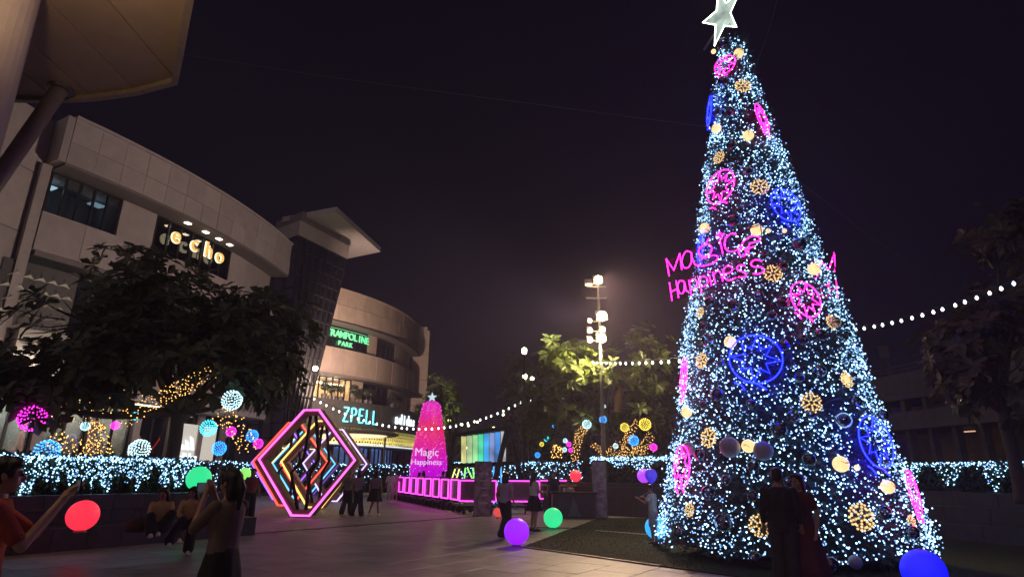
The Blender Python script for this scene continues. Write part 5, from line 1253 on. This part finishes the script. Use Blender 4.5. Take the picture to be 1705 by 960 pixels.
for a, b, c, col in (((-.25, .08), (.25, .08), (-.02, .78), (.10, .12, .15)), ((-.6, .3), (-.05, .45), (-.5, .8), (.07, .06, .09)), ((.25, .1), (.75, .1), (.6, .7), (.06, .05, .06))):
    MB().hexa([Vector((x+.1, .045, z)) for x, z in (a, b, c)], [Vector((x+.1, .038, z)) for x, z in (a, b, c)]).build('triangle_print', mat('counter print %.2f' % col[0], col, .5), ctr)
t_ = thing('paper_cup', 'small white paper cup standing on the service counter', 'cup', (q.x-.25, 23.85, .93)); MB().lathe([(.035, 0), (.045, .11), (.047, .115), (.03, .115)], 12).build('cup', mat('white paper', (.75, .74, .72), .6), t_)
MB().lathe([(.049, .113), (.047, .128), (.02, .13)], 12).build('lid', mat('white paper', (.75, .74, .72), .6), t_)
tb2 = thing('folding_table', 'dim wooden topped table behind the service counter', 'table', (D(915, 820, 26.2).x, 26.2, 0))
MB().box((0, 0, 1.12), (2.2, .5, .06)).build('table_top', mat('table wood', (.42, .30, .20), .5, .3, 4), tb2)
for sx in (-1, 1):
    for sy in (-.2, .2): MB().bar((sx*1.0, sy, 0), (sx*1.0, sy, 1.09), .05).build('leg', M_BLACK, tb2)
# concrete car park on the right
cpk = thing('parking_block', 'shadowy concrete multi-level block behind the brownish tree', 'building')
P0 = D(1425, 640, 46); P1 = D(1760, 600, 31); P0.z = P1.z = 0; pd = (P1-P0).normalized(); pn = Vector((-pd.y, pd.x, 0)); Ln = (P1-P0).length
zt = D(1600, 607, (P0.y+P1.y)/2).z
def run(name, m, z0, z1, f0, f1, o0, o1, n=1):
    for k in range(n):
        a = P0.lerp(P1, f0+(f1-f0)*k/n+.0006)+pn*o0; b = P0.lerp(P1, f0+(f1-f0)*(k+1)/n-.0006)+pn*o0
        q = [a, b, b+pn*(o1-o0), a+pn*(o1-o0)]; MB().hexa([p+Vector((0, 0, z0)) for p in q], [p+Vector((0, 0, z1)) for p in q]).build(name, m, cpk)
run('parapet_panel', M_CONC, zt-1.5, zt-.1, 0, 1, 0, .3, 9); run('floor_slab', M_CONC, zt-1.9, zt-1.55, 0, 1, -.2, 6); run('floor_slab', M_CONC, zt-3.9, zt-3.5, 0, 1, -.3, 6); run('back_wall', mat('dim ochre wall', (.30, .22, .16), .8, .3, 2), 0, zt-1.9, 0, 1, 4, 4.3)
run('parapet_panel', M_CONC, zt-3.5, zt-2.7, 0, 1, 0, .25, 9)
for k in range(9): run('pillar', M_CONC, 0, zt-1.9, k/8-.012, k/8+.012, .4, .9)
for f0, f1 in ((.36, .5), (.62, .7)): run('strip_lamp', emis('ochre strip lamp', (1, .6, .35), .8), zt-2.15, zt-2.08, f0, f1, 2.2, 2.4)
for f0, f1 in ((.42, .47), (.68, .74)): run('strip_lamp', emis('ochre strip lamp', (1, .6, .35), .8), zt-4.15, zt-4.08, f0, f1, 2.2, 2.4)
rl = MB(); 
for zz in (.25, .55): rl.bar(P0+pn*.1+Vector((0, 0, zt-.1+zz)), P1+pn*.1+Vector((0, 0, zt-.1+zz)), .04)
for k in range(24): p = P0.lerp(P1, k/23)+pn*.1; rl.bar(p+Vector((0, 0, zt-.1)), p+Vector((0, 0, zt+.45)), .04)
rl.build('railing', M_GREY, cpk)
p = P0.lerp(P1, .22)+pn*.3; t_ = thing('small_sign', 'small grey board on a bent stalk above the concrete parapet', 'sign', (p.x, p.y, zt-.1)); MB().tube([(0, 0, 0), (0, 0, .9), (-.2, 0, 1.3)], .04, 5).build('stalk', M_GREY, t_); MB().box((-.25, 0, 1.75), (.7, .08, .9)).build('board', M_GREY, t_)
# small far lights beyond the plaza
for px, py, y in ((795, 702, 60), (780, 708, 60), (768, 706, 60), (822, 712, 58), (838, 690, 55), (810, 745, 50), (775, 745, 50), (893, 712, 50), (939, 690, 45), (869, 757, 52)):
    p = D(px, py, y); t_ = thing('street_lamp', 'tiny distant warm street lamp among the dark trees', 'street lamp', (p.x, p.y, 0), group='distant street lamps beyond the plaza')
    MB().tube([(0, 0, 0), (0, 0, p.z)], .05, 6).build('pole', M_BLACK, t_); MB().ball((0, 0, p.z), .13, 2).build('lamp_globe', emis('far lamp', (1, .72, .38), 5, 'NONE'), t_)

# =================================================================== PEOPLE
M_SKIN = mat('skin', (.36, .20, .14), .5, .10, 6); M_SKIN2 = mat('lighter skin', (.45, .27, .19), .5, .10, 6)
M_HAIR = mat('black hair', (.012, .009, .008), .38, .4, 30, .4, 90); M_SHOEW = mat('white shoe', (.6, .58, .55), .6); M_SHOEB = mat('dark shoe', (.02, .018, .018), .5)
CLOTH = {}
def cloth(n, c): return mat('%s cloth' % n, c, .85, .22, 7, .35, 60)
def bake(mb, name, m, parent, voxel, sm=4):
    me0 = mb.mesh(name, m); ob = bpy.data.objects.new(name, me0); COL.objects.link(ob)
    md_ = ob.modifiers.new('r', 'REMESH'); md_.mode = 'VOXEL'; md_.voxel_size = voxel; md_.use_smooth_shade = True
    if sm: s = ob.modifiers.new('s', 'SMOOTH'); s.iterations = sm; s.factor = .5
    bpy.context.view_layer.update()
    me = bpy.data.meshes.new_from_object(ob.evaluated_get(bpy.context.evaluated_depsgraph_get())); me.name = name
    bpy.data.objects.remove(ob); bpy.data.meshes.remove(me0)
    if not me.materials: me.materials.append(m)
    return link(name, me, parent)
def person(label, pos, rz, h, top, bottom, hair='long', arms=None, legs=None, voxel=.016, top_col=None, bot_col=None, sleeve=.55, lean=0.0, head_turn=0.0, head_tilt=0.0, shoes=None, sit=False, seat=.43, skirt_len=None, skin=None, wide=1.0, bot='trousers', tuck=.93, flare=.05):
    t_ = thing('person', label, 'person', pos, rz); k = h/1.65; t_.scale = (k, k, k); skin = skin or M_SKIN
    dz = 0.0 if not sit else (seat/k+.10-.90)
    def y_at(z): return lean*max(0, (z-.9))
    def Q(x, y, z): return Vector((x*wide, y+y_at(z), z+dz))
    hipL, hipR = Q(-.085, 0, .88), Q(.085, 0, .88)
    lg = {'L': ((-.09, .02, .47), (-.10, -.02, .08)), 'R': ((.09, .02, .47), (.10, -.02, .08))}
    if sit: lg = {'L': ((-.10, .42, .93), (-.10, .46, .08-dz)), 'R': ((.10, .42, .93), (.10, .40, .08-dz))}
    if legs: lg.update(legs)
    ar = {'L': ((-.235, -.03, 1.09), (-.245, .05, .86)), 'R': ((.235, -.03, 1.09), (.245, .05, .86))}
    if arms: ar.update(arms)
    J = {}
    for s in 'LR':
        sx = -1 if s == 'L' else 1
        J['sh'+s] = Q(sx*.162, 0, 1.335); J['el'+s] = Vector(ar[s][0])+Vector((0, y_at(1.1), dz)); J['wr'+s] = Vector(ar[s][1])+Vector((0, y_at(1.1), dz))
        J['kn'+s] = Vector(lg[s][0])+Vector((0, 0, dz)); J['an'+s] = Vector(lg[s][1])+Vector((0, 0, dz)); J['hip'+s] = hipL if s == 'L' else hipR
    secs = [(.80, .11, .085), (.88, .152, .108), (.97, .138, .096), (1.06, .130, .092), (1.18, .148, .105), (1.28, .162, .100), (1.345, .135, .080), (1.39, .068, .062), (1.42, .056, .056)]
    def torso(mb, inf, z0=.8, z1=1.42, scale=1.0):
        mb.loft([(Q(0, 0, z), (rx*scale+inf)*wide, ry*scale+inf) for z, rx, ry in secs if z0 <= z <= z1], 18)
    B = MB(); torso(B, 0)
    B.capsule(Q(0, .0, 1.36), Q(0, .012, 1.46), .054, .050)
    hc = Q(0, .02, 1.535); Rt = Matrix.Rotation(head_turn, 3, 'Z') @ Matrix.Rotation(head_tilt, 3, 'X')
    def Hh(x, y, z): return hc+Rt @ Vector((x, y, z))
    def hb(c, r, sub=2):
        V_, F_ = ico(sub); B.add([hc+Rt @ (Vector(c)+Vector((v.x*r[0], v.y*r[1], v.z*r[2]))) for v in V_], F_)
    hb((0, -.012, .025), (.074, .092, .090), 3); hb((0, .025, -.035), (.058, .064, .082), 3); hb((0, .045, -.088), (.032, .032, .026)); hb((0, .098, -.015), (.013, .020, .026)); hb((0, .082, -.058), (.024, .014, .010))
    for s in (-1, 1): hb((s*.076, -.008, -.008), (.010, .020, .032)); hb((s*.032, .080, .018), (.022, .012, .010)); hb((s*.045, .045, -.03), (.022, .03, .03))
    for s in 'LR':
        sx = -1 if s == 'L' else 1; sh, el, wr, kn, an, hp = (J[n+s] for n in ('sh', 'el', 'wr', 'kn', 'an', 'hip'))
        B.capsule(sh, el, .047, .037); B.capsule(el, wr, .038, .026)
        d = (wr-el).normalized(); ax, ay = frame(d); 
        fw = Vector((0, 1, 0)); side = d.cross(fw); side = side.normalized() if side.length > .1 else ax; nn_ = side.cross(d)
        pc_ = wr+d*.05; B.capsule(wr+d*.015, wr+d*.075, .026, .030)
        for q in range(4):
            o_ = side*(q-1.5)*.017; L1 = (.036, .042, .040, .031)[q]; b0 = wr+d*.085+o_; c1 = b0+(d*.95+nn_*.25).normalized()*L1; c2 = c1+(d*.7+nn_*.7).normalized()*L1*.8
            B.capsule(b0, c1, .0095, .009, 6); B.capsule(c1, c2, .009, .0078, 6)
        tb0 = wr+d*.03-side*.024; B.capsule(tb0, tb0+(d*.6-side*.7+nn_*.4).normalized()*.04, .011, .010, 6); B.capsule(tb0+(d*.6-side*.7+nn_*.4).normalized()*.04, tb0+(d*.8-side*.4+nn_*.6).normalized()*.07, .010, .008, 6)
        B.capsule(hp, kn, .082, .056); B.capsule(kn, kn.lerp(an, .35)+Vector((0, -.012, 0)), .054, .053); B.capsule(kn.lerp(an, .35)+Vector((0, -.012, 0)), an, .053, .036)
        fd_ = Vector((0, 1, 0)); B.capsule(an+Vector((0, -.03, -.035)), an+fd_*.14+Vector((0, 0, -.05)), .036, .028)
    bake(B, 'body', skin, t_, voxel, 3)
    # clothing
    T = MB(); torso(T, .018, tuck-.06, 1.30); T.loft([(Q(0, 0, 1.20), .166*wide, .122), (Q(0, 0, 1.285), .180*wide, .118), (Q(0, 0, 1.345), .152*wide, .100), (Q(0, .004, 1.392), .082*wide, .078)], 18)
    T.loft([(Q(0, 0, tuck-.02), (.148+.014)*wide, .118), (Q(0, 0, tuck+.1), (.137+.014)*wide, .108), (Q(0, 0, 1.1), (.134+.014)*wide, .106)], 18)
    for s in 'LR':
        sh, el, wr = J['sh'+s], J['el'+s], J['wr'+s]
        if sleeve <= 1: T.capsule(sh, sh.lerp(el, sleeve), .060, .054+.010*(1-sleeve)); 
        else: T.capsule(sh, el, .060, .050); T.capsule(el, el.lerp(wr, sleeve-1), .049, .040)
    bake(T, 'shirt', top, t_, voxel, 3)
    if bot in ('trousers', 'shorts'):
        P_ = MB(); P_.loft([(Q(0, 0, .80), .14*wide, .105), (Q(0, 0, .88), .166*wide, .122), (Q(0, 0, .985), .146*wide, .106)], 18); f = 1.0 if bot == 'trousers' else .0
        for s in 'LR':
            hp, kn, an = J['hip'+s], J['kn'+s], J['an'+s]
            if bot == 'trousers': P_.capsule(hp, kn, .104, .080+flare*.3); P_.capsule(kn, kn.lerp(an, .4)+Vector((0, -.012, 0)), .080+flare*.3, .074+flare*.6); P_.capsule(kn.lerp(an, .4)+Vector((0, -.012, 0)), an+Vector((0, 0, .03)), .074+flare*.6, .058+flare)
            else: P_.capsule(hp, hp.lerp(kn, .85), .100, .088)
        bake(P_, 'trousers' if bot == 'trousers' else 'shorts', bottom, t_, voxel, 3)
    else:
        hem = skirt_len; S_ = MB(); n = 40; rows_ = 12; vs, fs = [], []
        for i in range(rows_+1):
            u = i/rows_; z = 1.0-(1.0-hem)*u
            for j in range(n):
                a = 2*pi*j/n; fl = (.012+.03*u)*sin(a*7+1.3)*(u**.7); rx = .145+(flare+.05)*u+.03*min(1, u*4)+fl; ry = .108+(flare+.08)*u+.025*min(1, u*4)+fl
                vs.append(Q(rx*cos(a), ry*sin(a)-y_at(z), z))
        for i in range(rows_):
            for j in range(n): fs.append([i*n+j, i*n+(j+1) % n, (i+1)*n+(j+1) % n, (i+1)*n+j])
        fs += [list(range(n))[::-1], [rows_*n+j for j in range(n)]]
        S_.add(vs, fs); S_.build('skirt', bottom, t_, smooth=True)
    sh_m = shoes or M_SHOEW
    for s in 'LR':
        an = J['an'+s]; F_ = MB(); F_.capsule(an+Vector((0, -.035, -.036)), an+Vector((0, .06, -.030)), .046, .046); F_.capsule(an+Vector((0, .06, -.034)), an+Vector((0, .155, -.045)), .044, .034); F_.box(an+Vector((0, .06, -.068)), (.085, .25, .022)); bake(F_, 'shoe', sh_m, t_, .014, 2)
    Hr = MB()
    def hh(c, r, sub=3):
        V_, F_ = ico(sub); Hr.add([hc+Rt @ (Vector(c)+Vector((v.x*r[0], v.y*r[1], v.z*r[2]))) for v in V_], F_)
    hh((0, -.030, .045), (.083, .094, .086)); hh((0, -.055, .0), (.080, .066, .085))
    hh((0, .024, .085), (.066, .058, .042))
    for s in (-1, 1): hh((s*.045, .034, .072), (.040, .050, .036)); hh((s*.068, .012, .03), (.020, .035, .05))
    if hair in ('long', 'tail'):
        dn = .30 if hair == 'long' else .1
        Hr.loft([(Hh(0, -.055, -.02-dn), .045, .028), (Hh(0, -.066, -.14), .085, .045), (Hh(0, -.06, -.05), .088, .060), (Hh(0, -.05, .04), .07, .06)], 16)
        if hair == 'long':
            for s in (-1, 1): Hr.capsule(Hh(s*.070, -.01, .04), Hh(s*.082, -.02, -.15), .026, .022)
        else: Hr.capsule(Hh(0, -.10, .06), Hh(0, -.15, -.04), .032, .04); Hr.capsule(Hh(0, -.15, -.04), Hh(0, -.14, -.22), .04, .018)
    bake(Hr, 'hair', M_HAIR, t_, min(voxel, .014), 2)
    if voxel < .016:
        for s in (-1, 1):
            E_ = MB(); V_, F_ = ico(2); E_.add([Hh(s*.031, .084, .006)+Rt @ (v*.0125) for v in V_], F_); E_.build('eye', mat('dark eye', (.03, .02, .018), .2), t_)
            MB().tube([Hh(s*.016, .094, .030), Hh(s*.032, .092, .035), Hh(s*.048, .080, .031)], .004, 5).build('eyebrow', M_HAIR, t_)
    return t_, J
def phone(label, p, rz, tilt=0.0, dark=True, group=None):
    t_ = thing('phone', label, 'phone', p, rz, group); t_.rotation_euler.x = tilt
    m = MB().box((0, 0, 0), (.155, .009, .075)); m.build('case', M_BLACK, t_); MB().box((0, -.0052, 0), (.145, .001, .067)).build('screen', emis('phone screen', (.5, .6, .8), .06), t_)
    MB().lathe([(.008, 0), (.008, .002)], 10).build('camera_lens', M_GREY, t_, (.05, .006, .02)).rotation_euler = (-pi/2, 0, 0)
    return t_
def wpt(t_, v):
    k = t_.scale[0]; return Vector(t_.location)+Matrix.Rotation(t_.rotation_euler.z, 3, 'Z') @ (Vector(v)*k)
UPR = {'R': ((.20, .24, 1.20), (.10, .42, 1.42)), 'L': ((-.20, .24, 1.20), (-.10, .42, 1.42))}
# man in red shirt raising a phone, left edge
pm_ = D(-16, 870, 4.2)
hm = D(8, 780, 2.75).z
tm, J = person('person in a red orange shirt raising both arms to take a picture', (pm_.x, 4.2, 0), radians(-48), 1.64, cloth('red orange', (.40, .065, .035)), cloth('black', (.012, .012, .014)), 'short',
    {'R': ((.21, .17, 1.10), (.08, .34, 1.36)), 'L': ((-.18, .26, 1.14), (-.06, .38, 1.38))}, voxel=.0075, sleeve=.75, wide=1.15, shoes=M_SHOEB, skin=M_SKIN2, tuck=.82)
pp = wpt(tm, (0, .44, 1.47)); phone('dark phone held up by the person in the red orange shirt', pp, radians(-48))
# woman in brown top photographing, black wide trousers
pw = D(376, 880, 5.7)
tw_, J = person('woman in a grey brown tee and wide black trousers holding a camera', (pw.x, 5.7, 0), radians(68), 1.57, cloth('grey brown', (.16, .115, .095)), cloth('black', (.012, .012, .014)), 'tail',
    {'R': ((.17, .22, 1.17), (.03, .24, 1.44)), 'L': ((-.19, .20, 1.13), (-.05, .27, 1.40))}, voxel=.010, sleeve=.9, shoes=M_SHOEB, bot='skirt', skirt_len=.10, flare=.02, tuck=.95)
pp = wpt(tw_, (-.01, .34, 1.50)); phone('black phone held to her face by the woman in wide black trousers', pp, radians(68))
# two seated women
for px, py, lab, lg, ar in ((262, 886, 'woman in a mustard top sitting cross-legged on the granite step', {'L': ((-.20, .30, 1.16), (-.02, .40, .86)), 'R': ((.16, .34, 1.12), (.10, .50, .84))}, {'R': ((.20, .16, 1.12), (.08, .34, 1.08)), 'L': ((-.21, .14, 1.10), (-.05, .32, 1.06))}),
                       (312, 880, 'woman in a mustard shirt sitting with one leg stretched from the step', {'L': ((-.08, .42, .98), (-.06, .44, .43)), 'R': ((.12, .42, 1.00), (.30, .72, .62))}, {'R': ((.22, .10, 1.12), (.14, .30, 1.02)), 'L': ((-.21, .10, 1.10), (-.06, .28, 1.04))})):
    q = G(px, py, .43); person(lab, (q.x, q.y, 0), radians(180+28), 1.56, cloth('mustard', (.50, .34, .12)), cloth('black', (.012, .012, .014)), 'long', ar, lg, .014, sit=True, sleeve=1.5, head_tilt=-.25, head_turn=-.5, tuck=.9)
for px, py in ((240, 886),): 
    q = G(px, py, .43); t_ = thing('handbag', 'dark slumped handbag beside the seated women on the step', 'bag', (q.x-.25, q.y+.1, .43)); b_ = MB().loft([((0, 0, 0), .17, .09), ((0, 0, .12), .19, .10), ((0.02, 0, .24), .13, .06), ((.02, 0, .27), .05, .03)], 14); b_.build('bag_body', cloth('dark canvas', (.05, .035, .03)), t_, smooth=True); MB().tube(smooth_path([(-.1, 0, .24), (0, .0, .42), (.12, 0, .24)], 6), .012, 6).build('strap', M_SHOEB, t_)
q = G(288, 903); t_ = thing('sneakers', 'pair of pale sneakers left on the paving below the seated women', 'shoes', (q.x, q.y-.05, 0), .4)
for s in (0, .14): F_ = MB(); F_.capsule((s, 0, .05), (s, .09, .05), .045, .042); F_.capsule((s, .09, .045), (s, .2, .035), .042, .03); F_.box((s, .09, .012), (.085, .28, .024)); bake(F_, 'shoe', M_SHOEW, t_, .014, 2)
# behind the planter
blk = cloth('black', (.012, .012, .014))
q = D(363, 850, 19.5); person('person dressed in black with a white cap beyond the planter end', (q.x, 19.5, 0), radians(100), 1.66, blk, blk, 'short', voxel=.018, sleeve=1.8, shoes=M_SHOEB)
q = D(414, 850, 20.5); person('person in a dark red shirt walking beyond the planter end', (q.x, 20.5, 0), radians(-140), 1.62, cloth('dark red', (.22, .03, .05)), blk, 'short', voxel=.018, shoes=M_SHOEB)
# group by the frames
grey = cloth('grey', (.22, .19, .20)); den = cloth('dark denim', (.03, .035, .055))
for px, py, lab, tc_, bc, bt_, sk, hr, rz in ((576, 857, 'person in a grey tee and dark jeans beside the yellow frame', grey, den, 'trousers', None, 'short', .1), (593, 858, 'woman in a lilac grey top and blue jeans by the diamond frames', cloth('lilac', (.30, .25, .30)), den, 'trousers', None, 'long', -.3),
                              (622, 858, 'woman in a grey cardigan and short black skirt near the diamond frames', grey, blk, 'skirt', .52, 'long', -.2), (578, 845, 'person half hidden behind the group at the diamond frames', cloth('faded blue', (.18, .2, .27)), den, 'trousers', None, 'short', 2.6)):
    q = G(px, py); person(lab, (q.x, q.y, 0), rz, 1.62, tc_, bc, hr, {'R': ((.22, .05, 1.10), (.10, .22, 1.16))} if px < 600 else None, voxel=.02, bot=bt_, skirt_len=sk, legs={'L': ((-.10, .05, .48), (-.16, -.08, .08)), 'R': ((.11, .06, .47), (.15, .08, .08))}, shoes=M_SHOEB if px == 593 else None)
for px, py, lab, tc_ in ((648, 836, 'woman in a loose white shirt walking toward the cart row', cloth('white', (.55, .52, .50))), (657, 833, 'person in a pale shirt beside the far end of the cart row', cloth('pale pink', (.45, .36, .36)))):
    q = G(px, py); person(lab, (q.x, q.y, 0), .1, 1.62, tc_, cloth('white', (.55, .52, .50)), 'tail' if px == 648 else 'short', voxel=.022, bot='shorts', sleeve=1.2, tuck=.82, legs={'L': ((-.09, .10, .48), (-.09, -.02, .08)), 'R': ((.10, .05, .47), (.10, -.12, .10))})
# two girls passing the purple ball
q = G(840, 897); person('girl in a pale top and long dark trousers striding past the purple ball', (q.x, q.y, 0), radians(-30), 1.60, cloth('pale grey', (.34, .29, .31)), blk, 'long', voxel=.016, sleeve=.5, legs={'L': ((-.07, .16, .48), (-.06, -.02, .10)), 'R': ((.09, .02, .48), (.08, -.30, .12))}, flare=.05)
q = G(889, 884); person('girl in a white tee and black shorts looking at her phone', (q.x, q.y, 0), radians(-62), 1.62, cloth('white', (.55, .52, .50)), blk, 'long', {'R': ((.20, .06, 1.08), (.08, .30, 1.08)), 'L': ((-.21, .08, 1.08), (-.05, .30, 1.07))}, voxel=.016, bot='skirt', skirt_len=.56, head_tilt=-.25, shoes=M_SHOEB, tuck=.84, flare=.02)
q = D(923, 850, 24.6); person('person in a dark tee standing behind the counter', (q.x, 24.9, 0), radians(170), 1.66, cloth('navy', (.02, .025, .06)), blk, 'short', voxel=.02, shoes=M_SHOEB)
q = D(948, 820, 25.2); person('person seated low behind the counter with a pale top', (q.x-.05, 25.0, 0), radians(170), 1.6, cloth('pale lilac', (.34, .29, .31)), blk, 'short', voxel=.02, sit=True, seat=.5)
# child with a blue balloon
q = G(1090, 906); tk, J = person('child in a white tee and grey shorts holding a blue balloon string', (q.x, q.y, 0), radians(50), 1.36, cloth('white', (.55, .52, .50)), cloth('light grey', (.34, .32, .33)), 'short', {'L': ((-.22, .12, 1.12), (-.20, .34, 1.24)), 'R': ((.22, .08, 1.10), (.10, .28, 1.24))}, voxel=.015, bot='shorts', shoes=M_SHOEB)
bp = D(1084, 791, q.y-.1); t_ = thing('balloon', 'dark blue round balloon on a string above the child', 'balloon', bp)
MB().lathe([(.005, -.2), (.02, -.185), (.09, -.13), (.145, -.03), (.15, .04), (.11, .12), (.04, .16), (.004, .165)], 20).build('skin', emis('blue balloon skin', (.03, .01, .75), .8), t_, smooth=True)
MB().tube([(0, 0, -.2), (.03, .02, -.32), Vector(wpt(tk, (-.16, .36, 1.26)))-bp], .004, 4).build('string', mat('white string', (.6, .6, .6), .8), t_)
# dark couple in front of the tree
q = D(1303, 880, 9.3); person('tall person in black standing close in front of the light tree', (q.x, 9.3, 0), radians(-25), 1.70, blk, cloth('charcoal', (.03, .028, .034)), 'short', voxel=.013, sleeve=1.7, shoes=M_SHOEB, wide=1.15, tuck=.80)
q = D(1341, 880, 9.35); person('woman in a long dark red dress standing close beside a companion', (q.x, 9.4, 0), radians(118), 1.62, cloth('wine red', (.10, .018, .03)), cloth('wine red', (.10, .018, .03)), 'long', {'R': ((.23, .05, 1.10), (.16, .20, .98))}, voxel=.013, sleeve=.6, bot='skirt', skirt_len=.25, flare=.06, tuck=.95, shoes=M_SHOEB)
# onlookers round the magenta tree
r_ = random.Random(31)
for px, y, c, lab in ((681, 37, (.20, .2, .24), 'onlooker in grey by the small white cone'), (696, 34.5, (.02, .02, .025), 'onlooker in black below the magenta tree'), (703, 34, (.5, .46, .45), 'onlooker in white below the magenta tree'), (743, 32, (.40, .33, .33), 'onlooker in pale pink right of the magenta tree'), (736, 33, (.05, .04, .06), 'onlooker in dark clothes right of the magenta tree'), (672, 38.5, (.04, .04, .05), 'onlooker in dark clothes by the far hedge')):
    q = D(px, 830, y); person(lab, (q.x, y, 0), r_.uniform(-1, 1), r_.uniform(1.56, 1.68), cloth('tone%.2f %.2f' % (c[0], c[2]), c), blk, r_.choice(['long', 'short']), voxel=.024, shoes=M_SHOEB)

# =================================================================== set every thing's own origin at its base
bpy.context.view_layer.update()
for o in list(COL.objects):
    if o.type == 'EMPTY' and o.parent is None and o.location.length < 1e-6 and o.rotation_euler.to_matrix() == Matrix.Identity(3):
        pts = []
        def walk(n):
            if n.type == 'MESH': pts.extend(n.matrix_world @ Vector(c) for c in n.bound_box)
            for c in n.children: walk(c)
        walk(o)
        if not pts: continue
        lo = Vector((min(p.x for p in pts), min(p.y for p in pts), min(p.z for p in pts))); hi = Vector((max(p.x for p in pts), max(p.y for p in pts), max(p.z for p in pts)))
        b = Vector(((lo.x+hi.x)/2, (lo.y+hi.y)/2, lo.z)); o.location = b
        for c in o.children: c.location = Vector(c.location)-b
bpy.context.view_layer.update()

# =================================================================== VIOLET HAZE ADDED TO IMITATE BLOOM ROUND THE LIGHTS
hm_ = bpy.data.materials.new('added bloom haze'); hm_.use_nodes = True; nt = hm_.node_tree; nt.nodes.clear()
ho = nt.nodes.new('ShaderNodeOutputMaterial'); hv = nt.nodes.new('ShaderNodeVolumePrincipled')
hv.inputs['Color'].default_value = (.80, .68, 1.0, 1); hv.inputs['Density'].default_value = .0022; hv.inputs['Anisotropy'].default_value = .45
nt.links.new(hv.outputs[0], ho.inputs['Volume'])
hz_ = MB().box((0, 120, 14), (500, 380, 32)).build('bloom_haze', hm_); tag(hz_, kind='stuff')
